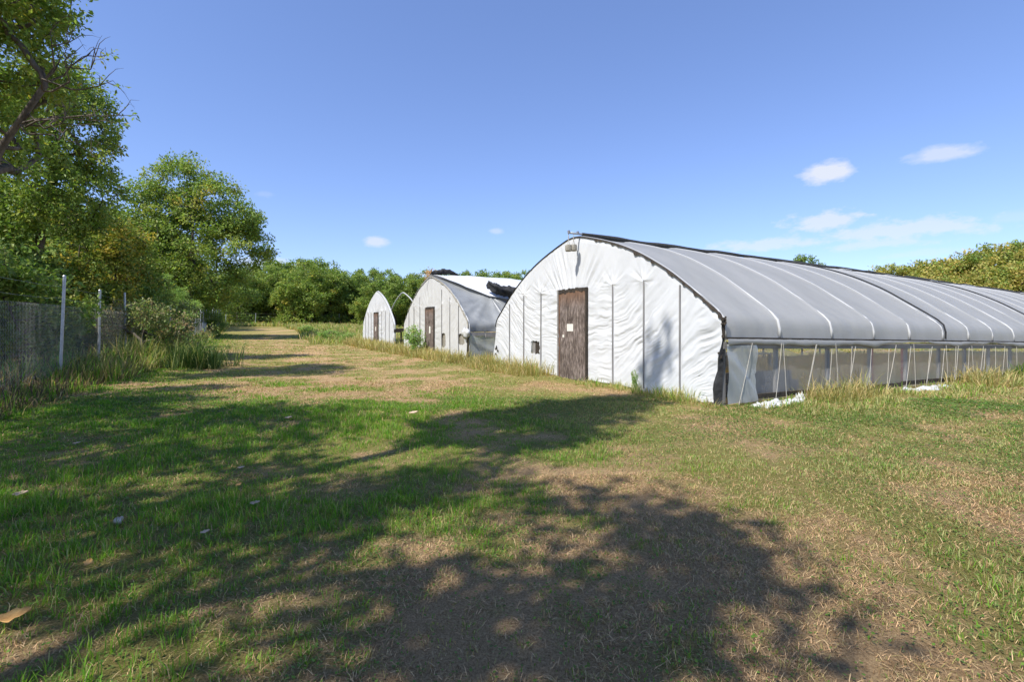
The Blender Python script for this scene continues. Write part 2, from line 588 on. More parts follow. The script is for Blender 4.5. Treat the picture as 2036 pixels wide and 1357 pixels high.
def mat_ground():
    m, N, L = new_mat('dry_lawn_soil')
    out = N.new('ShaderNodeOutputMaterial')
    p = node(N, 'ShaderNodeBsdfPrincipled', Roughness=0.95)
    p.inputs['Specular IOR Level'].default_value = 0.1
    L.new(p.outputs[0], out.inputs[0])
    at = N.new('ShaderNodeAttribute')
    at.attribute_name = 'Col'
    sp = N.new('ShaderNodeSeparateColor')
    L.new(at.outputs['Color'], sp.inputs[0])
    tc = N.new('ShaderNodeTexCoord')
    n1 = node(N, 'ShaderNodeTexNoise', Scale=9.0, Detail=10, Roughness=0.75)
    n2 = node(N, 'ShaderNodeTexNoise', Scale=95.0, Detail=8, Roughness=0.85)
    L.new(tc.outputs['Object'], n1.inputs['Vector'])
    L.new(tc.outputs['Object'], n2.inputs['Vector'])
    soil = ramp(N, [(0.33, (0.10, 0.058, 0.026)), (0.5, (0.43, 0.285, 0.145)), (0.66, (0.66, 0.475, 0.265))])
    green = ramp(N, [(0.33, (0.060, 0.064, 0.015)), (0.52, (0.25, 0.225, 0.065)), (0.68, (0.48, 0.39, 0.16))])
    L.new(n2.outputs['Fac'], soil.inputs[0])
    L.new(n2.outputs['Fac'], green.inputs[0])
    a = N.new('ShaderNodeMath')
    a.operation = 'ADD'
    s = N.new('ShaderNodeMath')
    s.operation = 'SUBTRACT'
    s.inputs[1].default_value = 0.5
    L.new(n1.outputs['Fac'], s.inputs[0])
    L.new(sp.outputs[0], a.inputs[0])
    L.new(s.outputs[0], a.inputs[1])
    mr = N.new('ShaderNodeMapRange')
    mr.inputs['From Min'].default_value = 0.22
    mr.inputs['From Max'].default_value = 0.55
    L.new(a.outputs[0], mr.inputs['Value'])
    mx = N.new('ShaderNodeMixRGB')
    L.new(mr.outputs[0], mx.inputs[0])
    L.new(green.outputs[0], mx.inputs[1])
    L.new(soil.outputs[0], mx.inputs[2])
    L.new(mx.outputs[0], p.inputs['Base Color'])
    b = node(N, 'ShaderNodeBump', Strength=1.0, Distance=0.025)
    L.new(n2.outputs['Fac'], b.inputs['Height'])
    L.new(b.outputs[0], p.inputs['Normal'])
    return m


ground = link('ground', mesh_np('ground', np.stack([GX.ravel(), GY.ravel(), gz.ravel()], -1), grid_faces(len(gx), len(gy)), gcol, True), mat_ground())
tag(ground, kind='structure')


# ------------------------------------------------------------------ greenhouses
HW = 8.27
PROFILE = [(0.0, 1.075), (0.0, 1.33), (0.08, 1.46), (0.22, 1.57), (0.55, 1.82), (0.89, 2.06), (1.16, 2.25), (1.62, 2.51), (2.05, 2.73), (2.68, 2.98), (3.4, 3.19), (4.135, 3.37)]


def smooth_profile(n=60):
    left = PROFILE
    right = [(HW - t, z) for t, z in reversed(PROFILE[:-1])]
    pts = np.array(left + right)
    for _ in range(3):      # Chaikin, ends kept; the ridge point keeps a slight peak
        q = [pts[0]]
        for a, b in zip(pts[:-1], pts[1:]):
            q += [0.75 * a + 0.25 * b, 0.25 * a + 0.75 * b]
        q.append(pts[-1])
        pts = np.array(q)
    d = np.r_[0, np.cumsum(np.hypot(*np.diff(pts, axis=0).T))]
    k = np.linspace(0, d[-1], n)
    return np.stack([np.interp(k, d, pts[:, 0]), np.interp(k, d, pts[:, 1])], -1)


PR = smooth_profile(121)
_fine = smooth_profile(2001)
_half = _fine[:1001]


def arch_z(t):
    t = np.asarray(t, float)
    tt = np.where(t > HW / 2, HW - t, t)
    return np.interp(tt, _half[:, 0] + np.arange(1001) * 1e-9, _half[:, 1])


BATTENS = [0.89, 1.79, 2.70, 5.58, 6.49, 7.34]
DOOR = (3.57, 4.75)
BEAM = 2.12


def wrinkles(t, z, amp, seed):
    """folds pulled through the film of the end wall: out of the wall is positive"""
    w = np.zeros_like(t)
    wob = (fbm(t * 1.2, z * 1.2, seed, 3) - 0.5)
    # fan above the door head
    ox, oz = (DOOR[0] + DOOR[1]) / 2, 1.35
    th = np.arctan2(t - ox, z - oz)
    r = np.hypot(t - ox, z - oz)
    fan = vnoise(th * 17 + wob * 2.0, r * 0.8, seed + 1) - 0.5 + 0.5 * (vnoise(th * 37, r * 1.1, seed + 2) - 0.5)
    wf = smooth(1.9, 2.2, z) * smooth(1.25, 0.55, np.abs(th)) * smooth(2.1, 1.2, r)
    w += 1.25 * fan * wf
    # side pulls: along mostly level lines near the door, steeper to the corners
    right = smooth(DOOR[0] + 0.1, DOOR[0] - 0.3, t)
    slope = np.where(t < ox, 0.10 + 0.75 * smooth(2.9, 0.4, t), -(0.10 + 0.55 * smooth(5.4, 8.0, t)))
    lev = z + slope * (t - ox) * 0.55 + 0.28 * wob
    along = t * 0.9
    w2 = fbm(t * 2.7, z * 2.7, seed + 1, 3) - 0.5
    s1 = vnoise(lev * 10 + w2 * 1.5, along * 1.7, seed + 3) - 0.5
    s2 = 0.35 - 1.6 * np.abs(vnoise(lev * 17 + w2 * 2.4, along * 2.1, seed + 4) - 0.5)
    s3 = 0.35 - 1.6 * np.abs(vnoise(lev * 31 + w2 * 4.0, along * 3.2 + w2, seed + 6) - 0.5)
    ws = smooth(2.35, 1.95, z)
    env = smooth(0.30, 0.72, fbm(t * 1.3, z * 1.3, seed + 5, 3)) + 0.15
    env2 = smooth(0.35, 0.70, fbm(t * 1.9 + 7, z * 1.9, seed + 4, 3)) + 0.08
    w += (0.60 * s1 * (0.4 + env) + 0.75 * s2 * env + 0.5 * s3 * env2) * ws
    # stars at the heads of the laths, where the tie beam pushes the film out
    for bt in BATTENS[1:-1]:
        dx, dz = t - bt, z - BEAM
        r2 = np.hypot(dx, dz)
        a2 = np.arctan2(dx, dz)
        lean = (bt - ox) * -0.12
        star = vnoise(a2 * 5.5 + seed + bt, r2 * 1.3, seed + 6) - 0.5
        w += 1.7 * star * np.exp(-(r2 / 0.33) ** 2) * smooth(-0.1, 0.1, dz) + 0.8 * np.exp(-(r2 / 0.13) ** 2)
    # quiet broad billow high up
    w += 0.9 * (fbm(t * 0.7, z * 0.7, seed + 2, 2) - 0.5)
    pin = np.ones_like(t)
    for bt in BATTENS:
        pin *= 1 - 0.85 * np.exp(-((t - bt) / 0.05) ** 2) * smooth(2.2, 2.0, z)
    for e in DOOR:
        pin *= 1 - 0.6 * np.exp(-((t - e) / 0.04) ** 2) * smooth(2.2, 2.0, z)
    edge = np.clip((arch_z(t) - z) / 0.12, 0.15, 1)
    return w * amp * pin * edge


def end_wall(house, step, amp, seed, holes, mat, base=None, lean_in=0.0):
    nt = int(HW / step) + 1
    nz = int(3.4 / step) + 1
    t = np.linspace(0.0, HW, nt)
    b = 0.02 + 0.05 * fbm(t * 2.0, t * 0, seed, 3) if base is None else base(t)
    q = np.linspace(0, 1, nz)
    top = arch_z(t) - 0.012
    Tm = np.repeat(t[:, None], nz, 1)
    Zm = b[:, None] + (top - b)[:, None] * q[None, :]
    W = wrinkles(Tm, Zm, amp, seed)
    T2 = Tm + lean_in * smooth(1.25, 0.0, Zm) * smooth(0.7, 0.0, Tm)      # right foot drawn inwards
    T2 = T2 + 0.30 * lean_in / 0.2 * smooth(1.2, 0.0, Zm) * smooth(HW - 0.7, HW, Tm) if lean_in else T2
    verts = np.stack([-W.ravel() - 0.012, T2.ravel(), Zm.ravel()], -1)
    f = grid_faces(nt, nz)
    ctr = verts[f].mean(1)
    keep = np.ones(len(f), bool)
    for kind, a, c, z0, z1 in holes:
        rag = (vnoise(ctr[:, 1] * 16, ctr[:, 2] * 16, seed + 3) - 0.5) * 0.05
        if kind == 'rect':
            inside = (ctr[:, 1] > a + rag) & (ctr[:, 1] < c + rag) & (ctr[:, 2] > z0 + rag) & (ctr[:, 2] < z1 + rag)
        else:
            mx, mz, hx, hz = (a + c) / 2, (z0 + z1) / 2, (c - a) / 2, (z1 - z0) / 2
            inside = (np.abs((ctr[:, 1] - mx) / hx) ** 3 + np.abs((ctr[:, 2] - mz) / hz) ** 3) < 1 + rag * 3
        keep &= ~inside
    f = f[keep]
    used = np.unique(f)
    remap = -np.ones(len(verts), int)
    remap[used] = np.arange(len(used))
    return link('end_wall', mesh_np('end_wall', verts[used], remap[f], None, True), mat, house)


def arch_sheet(s_list, i0, i1, tilt, disp):
    prof = PR[i0:i1]
    d = np.gradient(prof, axis=0)
    d /= np.hypot(d[:, 0], d[:, 1])[:, None]
    nrm = np.stack([-d[:, 1], d[:, 0]], -1)
    S = np.repeat(np.asarray(s_list)[:, None], len(prof), 1)
    A = np.repeat(np.linspace(i0 / 120, (i1 - 1) / 120, len(prof))[None, :], len(s_list), 0)
    D = disp(S, A)
    Y = prof[None, :, 0] + nrm[None, :, 0] * D
    Z = prof[None, :, 1] + nrm[None, :, 1] * D - tilt * S
    return np.stack([S.ravel(), Y.ravel(), Z.ravel()], -1), grid_faces(len(s_list), len(prof))


def bow_mesh(rad=0.026, i0=0, i1=121, sides=6, foot=True, step=3):
    pts = [(0, p[0], p[1]) for p in PR[i0:i1:step]]
    if foot:
        if i0 == 0:
            pts = [(0, 0.0, 0.0), (0, 0, 0.6)] + pts
        if i1 == 121:
            pts = pts + [(0, HW, 0.6), (0, HW, 0.0)]
    return MB().tube(pts, rad, sides).mesh('bow', True)


def door_parts(house, z0=0.0, z1=2.10, notice=(4.09, 4.34, 1.14, 1.31), sticker=(4.46, 4.53, 0.99, 1.05), seed=0):
    d = link('door', MB().box((-0.035, (DOOR[0] + DOOR[1]) / 2, (z0 + z1) / 2), (0.03, DOOR[1] - DOOR[0] - 0.10, z1 - z0 - 0.04)).mesh('door'), M['door'], house)
    r = random.Random(seed)
    for y in (DOOR[0] + 0.012, DOOR[1] - 0.030):
        MB().box((-0.045, y, (z0 + z1) / 2), (0.05, 0.05, z1 - z0 + 0.06)).build('door_jamb', M['timber'] if y > 4 else M['rot'], house)
    MB().box((-0.053, DOOR[1] - 0.075, 1.02), (0.012, 0.022, 2.0)).build('edge_strip', M['rust'] if 'rust' in M else M['door'], d)
    m = MB()        # torn, rotten head of the opening
    n = 16
    for k in range(n):
        ya = DOOR[0] + (DOOR[1] - DOOR[0]) * (k + 0.5) / n
        hh = 0.06 + 0.05 * r.random()
        m.box((-0.05 + 0.01 * r.random(), ya, z1 + 0.02 - hh / 2 + 0.03 * r.random()), (0.02, (DOOR[1] - DOOR[0]) / n * 1.1, hh))
    m.build('torn_head', M['rot'], house)
    for zz in (0.72, 1.02):
        MB().box((-0.055, DOOR[1] - 0.05, zz), (0.012, 0.05, 0.09)).build('hinge', M['dull_steel'], d)
    if notice:
        a, b, c, e = notice
        o = MB().box((0, 0, 0), (0.003, b - a, e - c)).build('notice', M['paper'], d)
        o.location = (-0.0535, (a + b) / 2, (c + e) / 2)
        tag(o, 'pale printed sheet of paper tacked to the door')
    if sticker:
        a, b, c, e = sticker
        MB().box((-0.0535, (a + b) / 2, (c + e) / 2), (0.003, b - a, e - c)).build('sticker', M['paper'], d)
    return d


M['rust'] = mat_noise('rust_brown_strip', [(0.3, (0.12, 0.055, 0.03)), (0.7, (0.24, 0.12, 0.06))], 15, 0.85, (1, 1, 0.2))


def battens(house, tops=None):
    for k, bt in enumerate(BATTENS):
        top = (tops or [1.98, 2.14, 2.12, 2.12, 2.09, 1.90])[k]
        lo = 0.05
        a = 0.004 * random.uniform(-1, 1)
        MB().tube([(-0.030, bt, lo), (-0.034, bt + a, (lo + top) / 2), (-0.030, bt + 2 * a, top)], 0.0145, 4).build('lath', M['lath'], house)


ORIGIN1 = np.array([3.37, 7.79])


def house_origin(t0):
    p = ORIGIN1 + U * t0
    return (float(p[0]), float(p[1]), 0.0)


def house_pt(t0, s, t):
    p = ORIGIN1 + U * (t0 + t) + V * s
    return float(p[0]), float(p[1])


# ---- the nearest greenhouse
TILT1 = 0.021
LEN1 = 29.6
BOWS1 = [1.40, 2.93, 4.38, 5.80, 7.28, 8.58, 9.92, 11.25] + [12.6 + 1.36 * k for k in range(13)]
g1 = empty('greenhouse', house_origin(0), HOUSE_ANGLE)
tag(g1, 'long hoop greenhouse nearest the camera, white front wall and grey film roof', 'greenhouse', 'greenhouses standing in a row along the track')
end_wall(g1, 0.020, 0.032, 2, [('rect', DOOR[0] + 0.02, DOOR[1] - 0.01, -1, 2.10), ('rect', 5.68, 6.12, 0.52, 0.86)], M['white_film'],
         base=lambda t: 0.03 + 0.05 * fbm(t * 2.2, t * 0, 5, 3) - 0.03 * smooth(1.5, 0, t), lean_in=0.19)
battens(g1)
door_parts(g1)
# vent opening in the wall: a dark slanted board half closes it
MB().box((0.045, 5.80, 0.68), (0.03, 0.30, 0.40)).build('vent_board', M['rot'], g1)
MB().box((0.055, 6.03, 0.68), (0.03, 0.16, 0.40)).build('vent_board', M['timber'], g1)
MB().box((0.060, HW / 2, BEAM - 0.06), (0.05, 6.1, 0.09)).build('tie_beam', M['timber'], g1)
MB().box((-0.06, 1.15, 0.035), (0.05, 1.75, 0.05)).build('white_sill', M['scrap'], g1)


def roof_disp(bows, amp_bow=0.022, sag=0.016, seed=3, wr=0.016):
    bows = np.array(bows)

    def f(S, A):
        D = np.zeros_like(S)
        idx = np.clip(np.searchsorted(bows, S), 1, len(bows) - 1)
        lo, hi = bows[idx - 1], bows[idx]
        k = np.clip((S - lo) / (hi - lo), 0, 1)
        D -= sag * np.sin(np.pi * k)
        near = np.minimum(np.abs(S - lo), np.abs(S - hi))
        D += amp_bow * np.exp(-(near / 0.05) ** 2) * smooth(0.02, 0.08, A)
        e = smooth(0.16, 0.03, A)
        D += wr * e * (vnoise(S * 7 + A * 40, A * 12, seed) - 0.5) * 2.0
        D += (0.022 * (fbm(S * 1.1, A * 14, seed + 1, 3) - 0.5) + 0.010 * (vnoise(S * 5 - A * 30, A * 7, seed + 2) - 0.5)) * (1 - np.exp(-(near / 0.16) ** 2))
        return D
    return f


def s_samples(length, bows, step=0.11, start=0.0):
    s = set(np.round(np.arange(start, length, step), 3))
    for b in bows:
        for o in (-0.09, -0.06, -0.04, -0.02, 0, 0.02, 0.04, 0.06, 0.09):
            if start <= b + o <= length:
                s.add(round(b + o, 3))
    s.add(length)
    return np.array(sorted(s))


v, f = arch_sheet(s_samples(LEN1, BOWS1), 0, 61, TILT1, roof_disp([0.0] + BOWS1))
o = link('roof_film', mesh_np('roof_film', v, f, None, True), M['roof_film'], g1)
tag(o, 'grey film over the slope facing the camera')
v, f = arch_sheet(np.arange(0, LEN1 + 0.01, 0.37), 60, 121, TILT1, roof_disp([0.0] + BOWS1))
link('roof_film', mesh_np('roof_film', v, f, None, True), M['roof_film'], g1)
bm_ = bow_mesh(0.027, step=2, foot=False)
for b in [0.03] + BOWS1 + [LEN1 - 0.05]:
    o = link('bow', bm_, M['bow'], g1)
    o.location = (b, 0, -TILT1 * b)
# black straps over the film, and the dark roll along the ridge
for b in (7.36, 14.05, 20.8):
    pts = [(b + 0.02 * math.sin(i * 0.6), p[0], p[1] - TILT1 * b + 0.033) for i, p in enumerate(PR[0:66:2])]
    pts = [(q[0], q[1] - 0.03 * (1 - i / 33), q[2] + 0.012) for i, q in enumerate(pts)]
    MB().tube(pts, 0.018, 5).build('strap', M['black_cloth'], g1)
RT = 3.86
pts, rad = [], []
for i in range(150):
    s = 0.03 + i * (LEN1 - 0.03) / 149
    rt = RT + 0.24 * min(1.0, s / 2.0)
    pts.append((s, rt + 0.03 * (float(vnoise(s * 1.3, 0, 1)) - 0.5), float(arch_z(rt)) - TILT1 * s + 0.075 + 0.03 * (float(vnoise(s * 0.6, 3, 2)) - 0.5)))
    rad.append(0.036 + 0.045 * float(vnoise(s * 1.9, 5, 3)) * min(1, s / 1.5))
MB().tube(pts, rad, 8).build('ridge_roll', M['dark_roll'], g1, True)
for s0, ln in ((10.6, 0.5), (13.4, 0.55), (16.6, 0.45), (19.5, 0.9)):   # film edges slipping from under the roll
    m = MB()
    n = 6
    for k in range(n):
        s = s0 + ln * k / n
        m.box((s, HW / 2 - 0.18, 3.335 - TILT1 * s + 0.03), (ln / n, 0.16, 0.012), Vector((0, 0, 0)).to_track_quat('Z', 'Y').to_matrix() if False else None)
    m.build('film_edge', M['white_film'], g1)
MB().tube([(-0.34, RT, 3.365), (0.02, RT, 3.365), (0.9, RT + 0.1, 3.35)], 0.024, 8).build('ridge_pipe', M['steel'], g1, True)
for cx_ in (-0.33, -0.085):
    MB().box((cx_, RT, 3.385), (0.04, 0.05, 0.07)).build('pipe_clamp', M['dull_steel'], g1)
# dark ragged edge of the film along the arch of the front wall
rv, rf = [], []
seg = [p for p in _fine[::4] if p[0] < HW]
n = len(seg)
for i, p in enumerate(seg):
    d = seg[min(i + 1, n - 1)] - seg[max(i - 1, 0)]
    d = d / np.hypot(*d)
    nin = np.array([d[1], -d[0]])
    q = i / n
    rr = float(fbm(q * 90, 0.0, 3, 4))
    frontness = 1.0 if p[0] < 3.7 else 0.25
    wd = 0.002 + 0.11 * max(0.0, rr - 0.53) * 2.0 * frontness
    rv += [(-0.028, p[0] - nin[0] * 0.008, p[1] - nin[1] * 0.008), (-0.040, p[0] + nin[0] * wd, p[1] + nin[1] * wd),
           (0.02, p[0] - nin[0] * 0.014, p[1] - nin[1] * 0.014)]
for i in range(n - 1):
    a, b = i * 3, i * 3 + 3
    rf += [(a, a + 1, b + 1, b), (a, b, b + 2, a + 2)]
me = bpy.data.meshes.new('edge_trim')
me.from_pydata(rv, [], rf)
o = link('edge_trim', me, M['rot'], g1)
# black flap hanging where the wall film has drawn away from the corner post
fv, ff = [], []
for i in range(15):
    z = -0.06 + 1.40 * i / 14
    k = smooth(1.30, 0.0, z)
    wv = 0.02 * math.sin(i * 1.3)
    fv += [(-0.03 + wv, 0.195 * float(k) + 0.004, z), (-0.045 + wv, 0.12 * float(k), z), (0.02, 0.05 * float(k), z)]
for i in range(14):
    a = i * 3
    ff += [(a, a + 1, a + 4, a + 3), (a + 1, a + 2, a + 5, a + 4)]
me = bpy.data.meshes.new('black_flap')
me.from_pydata(fv, [], ff)
link('black_flap', me, M['black_cloth'], g1)
for (yy, zz, ss) in ((-0.02, 1.36, 0.06), (-0.015, 1.28, 0.05), (0.05, 0.80, 0.05), (8.20, 0.62, 0.07), (8.24, 0.42, 0.05), (8.10, 0.50, 0.035)):
    m = MB()
    for k in range(5):
        m.box((-0.04 + random.uniform(-0.02, 0.02), yy + random.uniform(-ss, ss) * 0.5, zz + random.uniform(-ss, ss)), (0.02, ss * random.uniform(0.3, 0.7), ss * random.uniform(0.4, 1.1)),
              Vector((random.uniform(-1, 1), 1, random.uniform(-1, 1))).to_track_quat('Y', 'Z').to_matrix())
    m.build('torn_tape', M['rot'], g1)


# side of the nearest greenhouse
def along(sA, sB, tt, z, size_tz, name, mat, n=40, wob=0.0, house=None, tilt=TILT1):
    m = MB()
    pts = [(sA + (sB - sA) * i / n, tt + wob * (float(vnoise(i * 0.35, 1, 2)) - 0.5), z - tilt * (sA + (sB - sA) * i / n) + wob * (float(vnoise(i * 0.5, 7, 4)) - 0.5)) for i in range(n + 1)]
    return m.tube(pts, size_tz, 6).build(name, mat, house or g1, True)


MB_e = MB()
for side, tt in (('near', -0.035), ('far', HW + 0.035)):
    m = MB()
    nseg = 12
    for k in range(nseg):
        s0, s1_ = LEN1 * k / nseg, LEN1 * (k + 1) / nseg
        zc = 1.075 - TILT1 * (s0 + s1_) / 2
        rot = Vector((1, 0, -TILT1)).to_track_quat('X', 'Z').to_matrix()
        m.box(((s0 + s1_) / 2, tt, zc), (s1_ - s0 - 0.004, 0.03, 0.028), rot)
    m.build('film_rail', M['rot'], g1)
    m = MB()
    for k in range(nseg):
        s0, s1_ = LEN1 * k / nseg, LEN1 * (k + 1) / nseg
        zc = 0.955 - TILT1 * (s0 + s1_) / 2
        m.box(((s0 + s1_) / 2, tt * 0.1 + (0.03 if tt < 0 else HW - 0.03), zc), (s1_ - s0 - 0.004, 0.04, 0.11), rot)
    m.build('eave_board', M['timber'], g1)
# film gathered below the rail
rows = []
ss = np.linspace(0.02, LEN1 - 0.1, 260)
rv = []
for s in ss:
    dr = 0.02 + 0.24 * max(0.0, float(fbm(s * 1.1, 2.0, 4, 3)) - 0.30)
    for j, (dy, dz) in enumerate(((-0.050, 0.0), (-0.062, -0.3), (-0.060, -0.75), (-0.048, -1.0), (-0.03, -0.85))):
        rv.append((s, dy + 0.012 * (float(vnoise(s * 9, j * 2.0, 1)) - 0.5), 1.062 + dz * dr * 1.0 - TILT1 * s + 0.01 * (float(vnoise(s * 6, j * 3.0, 2)) - 0.5)))
link('gathered_film', mesh_np('gathered_film', np.array(rv), grid_faces(len(ss), 5), None, True), M['roof_film'], g1)
# hazy curtain with a scalloped head
ss = np.linspace(0.70, LEN1 - 0.3, 420)
qs = np.linspace(0, 1, 9)
rv = []
for s in ss:
    ph = (s - 0.7) / 1.42
    head = 0.78 + 0.11 * abs(math.sin(math.pi * (ph + 0.1 * math.sin(ph * 1.7)))) - 0.0075 * s + 0.04 * float(vnoise(s * 0.7, 1, 6))
    for q in qs:
        z = -0.12 + (head + 0.12) * q
        rv.append((s, 0.045 + 0.03 * (float(vnoise(s * 2.3, q * 1.4, 1)) - 0.5), z - 0.010 * s))
o = link('side_curtain', mesh_np('side_curtain', np.array(rv), grid_faces(len(ss), 9), None, True), M['curtain'], g1)
tag(o, 'hazy see-through curtain below the eave')
rv = []
ss = np.linspace(0.3, LEN1 - 0.3, 200)
for s in ss:
    head = 0.86 + 0.05 * math.sin(s * 2.2)
    for q in qs:
        rv.append((s, HW - 0.06 + 0.03 * (float(vnoise(s * 2.3, q * 1.4, 3)) - 0.5), -0.1 + (head * (0.55 + 0.1 * math.sin(s * 0.6)) + 0.1) * q - TILT1 * s))
link('side_curtain', mesh_np('side_curtain', np.array(rv), grid_faces(len(ss), 9), None, True), M['far_curtain'], g1)
# thick milky flap at the front corner
A_, B_ = 34, 30
rv = []
for i in range(A_):
    s = 0.03 + 0.72 * i / (A_ - 1)
    for j in range(B_):
        q = j / (B_ - 1)
        pull = 0.10 * smooth(0.4, 1.0, np.array(i / (A_ - 1))) * math.sin(math.pi * q) * (1 if q < 0.7 else 1)
        z = 0.02 + 0.93 * q
        y = -0.045 + 0.045 * (float(vnoise(i * 0.13 + q * 5, q * 2.5, 5)) - 0.5) + 0.02 * (float(vnoise(i * 0.4 + q * 9, q * 3, 2)) - 0.5)
        rv.append((s - 0.55 * float(pull) * (0.4 if q > 0.5 else 1.0), y, z))
o = link('corner_flap', mesh_np('corner_flap', np.array(rv), grid_faces(A_, B_), None, True), M['flap'], g1)
tag(o, 'milky plastic flap at the front corner')
# posts and cords under the eave
for b in [0.06] + BOWS1[:15]:
    MB().box((b, 0.075, 0.44 - TILT1 * b * 0.8), (0.07, 0.05, 1.02)).build('post', M['lath'], g1)
for b in [0.06] + BOWS1[:14]:
    MB().box((b + 0.1, HW - 0.02, 0.44 - TILT1 * b), (0.06, 0.05, 1.02)).build('post', M['lath'], g1)
cords = [(0.60, 0.22, 1.0, -0.05), (1.36, 1.16, 1.0, 0.0), (1.40, 1.46, 1.0, 0.0), (2.35, 1.98, 0.98, 0.0), (2.37, 2.05, 0.98, 0.15), (2.84, 2.68, 0.9, 0.05), (2.96, 3.0, 1.0, 0.0),
         (3.62, 3.30, 0.95, 0.0), (3.50, 3.36, 0.95, 0.0), (4.18, 4.02, 0.9, 0.0), (5.12, 4.72, 0.98, 0.0), (4.84, 4.70, 0.9, 0.0), (5.72, 5.45, 0.95, 0.0), (5.84, 5.86, 1.0, 0.0),
         (6.65, 6.30, 0.95, 0.0), (6.55, 6.33, 0.9, 0.0), (7.22, 6.98, 0.9, 0.0), (7.30, 7.32, 0.98, 0.0), (7.78, 7.62, 0.95, 0.0), (7.90, 7.66, 0.97, 0.0), (8.46, 8.30, 0.93, 0.0),
         (8.60, 8.64, 0.97, 0.0), (9.24, 8.92, 0.96, 0.0), (9.34, 9.12, 0.9, 0.0), (9.94, 9.84, 0.95, 0.0), (10.5, 10.25, 0.96, 0.0), (10.62, 10.58, 0.9, 0.0), (11.24, 11.18, 0.95, 0.0),
         (11.9, 11.7, 0.95, 0), (12.7, 12.6, 0.95, 0), (13.4, 13.2, 0.95, 0)]
for a, b, z1, z0 in cords:
    MB().tube([(a, -0.062, z1 - TILT1 * a), ((a + b) / 2 + 0.008, -0.075, (z0 + z1) / 2 - 0.016 * a), (b, -0.085, z0 - 0.012 * a)], 0.0048, 4).build('cord', M['cord'], g1)
# earth-stained board along the foot
m = MB()
for k in range(18):
    s0 = 0.7 + k * 1.58
    m.box((s0 + 0.78, -0.02, 0.095 - 0.0082 * s0 - 0.012 * (k % 3)), (1.57, 0.035, 0.08), Vector((1, 0, -0.008)).to_track_quat('X', 'Z').to_matrix())
m.build('foot_board', M['rot'], g1)


# things inside the nearest greenhouse, seen through the curtain
def placed(name, me, mat, house_t, s, t, z, label, cat, group=None, rz=0.0):
    o = link(name, me, mat)
    x, y = house_pt(house_t, s, t)
    o.location = (x, y, z)
    o.rotation_euler = (0, 0, HOUSE_ANGLE + rz)
    return tag(o, label, cat, group)


def block_mesh():
    m = MB()
    for c, s in (((0, -0.085, 0), (0.40, 0.03, 0.19)), ((0, 0.085, 0), (0.40, 0.03, 0.19)), ((-0.185, 0, 0), (0.03, 0.139, 0.19)), ((0, 0, 0), (0.03, 0.139, 0.19)), ((0.185, 0, 0), (0.03, 0.139, 0.19))):
        m.box(c, s)
    return m.mesh('concrete_block')


bl = block_mesh()
for c in range(2):
    for k in range(5 - c):
        placed('concrete_block', bl, M['block'], 0, 1.05 + 0.43 * k + 0.2 * c + random.uniform(-0.02, 0.02), 0.75 + random.uniform(-0.03, 0.03), 0.10 + 0.2 * c,
               'grey concrete block in the low stack behind the hazy curtain', 'block', 'concrete blocks stacked inside the nearest greenhouse', random.uniform(-0.06, 0.06))


def bench(s0, s1, t, zt, label):
    b = empty('potting_bench', (*house_pt(0, s0, t), 0), HOUSE_ANGLE)
    for k in range(4):
        MB().box(((s1 - s0) / 2, -0.33 + 0.22 * k, zt), (s1 - s0, 0.17, 0.035)).build('slat', M['timber'], b)
    for x in (0.1, (s1 - s0) / 2, s1 - s0 - 0.1):
        for y in (-0.36, 0.36):
            MB().box((x, y, zt / 2 - 0.02), (0.07, 0.07, zt - 0.01)).build('leg', M['timber'], b)
    tag(b, label, 'bench')


bench(3.3, 7.4, 4.6, 0.42, 'low grey slatted bench inside the nearest greenhouse')
for s, lab in ((5.35, 'left one of two thin red upright pipes inside the nearest greenhouse'), (6.62, 'right one of two thin red upright pipes inside the nearest greenhouse')):
    o = placed('upright_pipe', MB().tube([(0, 0, -0.05), (0, 0, 0.80)], 0.024, 8).tube([(0, 0, 0.80), (0, 0, 0.835)], 0.029, 8).mesh('upright_pipe', False), M['red_pipe'], 0, s, 0.5, -0.05, lab, 'pipe')

# two weights hanging from the ridge pipe
for k, (px, dy, ln, lab) in enumerate(((-0.325, 0.02, 0.21, 'left of two small concrete weights hanging on cords from the ridge pipe'), (-0.21, -0.015, 0.20, 'right of two small concrete weights hanging on cords from the ridge pipe'))):
    x, y = house_pt(0, px, RT + dy)
    w = empty('hanging_weight', (x, y, 3.16 - ln + 0.0), HOUSE_ANGLE + 0.3 * k)
    prof = [(0.0, 0.0), (0.060, 0.0), (0.074, 0.012), (0.078, 0.07), (0.074, 0.130), (0.064, 0.146), (0.0, 0.148)]
    n = 14
    vv = [(r * math.cos(2 * math.pi * i / n) * (1 + 0.05 * math.sin(i * 2 + k)), r * math.sin(2 * math.pi * i / n), z + 0.004 * math.sin(i * 3)) for r, z in prof for i in range(n)]
    ffc = [(a * n + i, a * n + (i + 1) % n, (a + 1) * n + (i + 1) % n, (a + 1) * n + i) for a in range(len(prof) - 1) for i in range(n)]
    me = bpy.data.meshes.new('block')
    me.from_pydata(vv, [], ffc)
    link('block', me, M['weight'], w)
    for sg in (-1, 1):
        MB().tube([(0.03 * sg, 0, 0.14), (0.024 * sg, 0, 0.17), (0.008 * sg, 0, 0.25), (0, 0, 3.365 - w.location.z)], 0.006, 5).build('cord', M['cord'], w)
    tag(w, lab, 'weight')

# white scraps of film on the ground


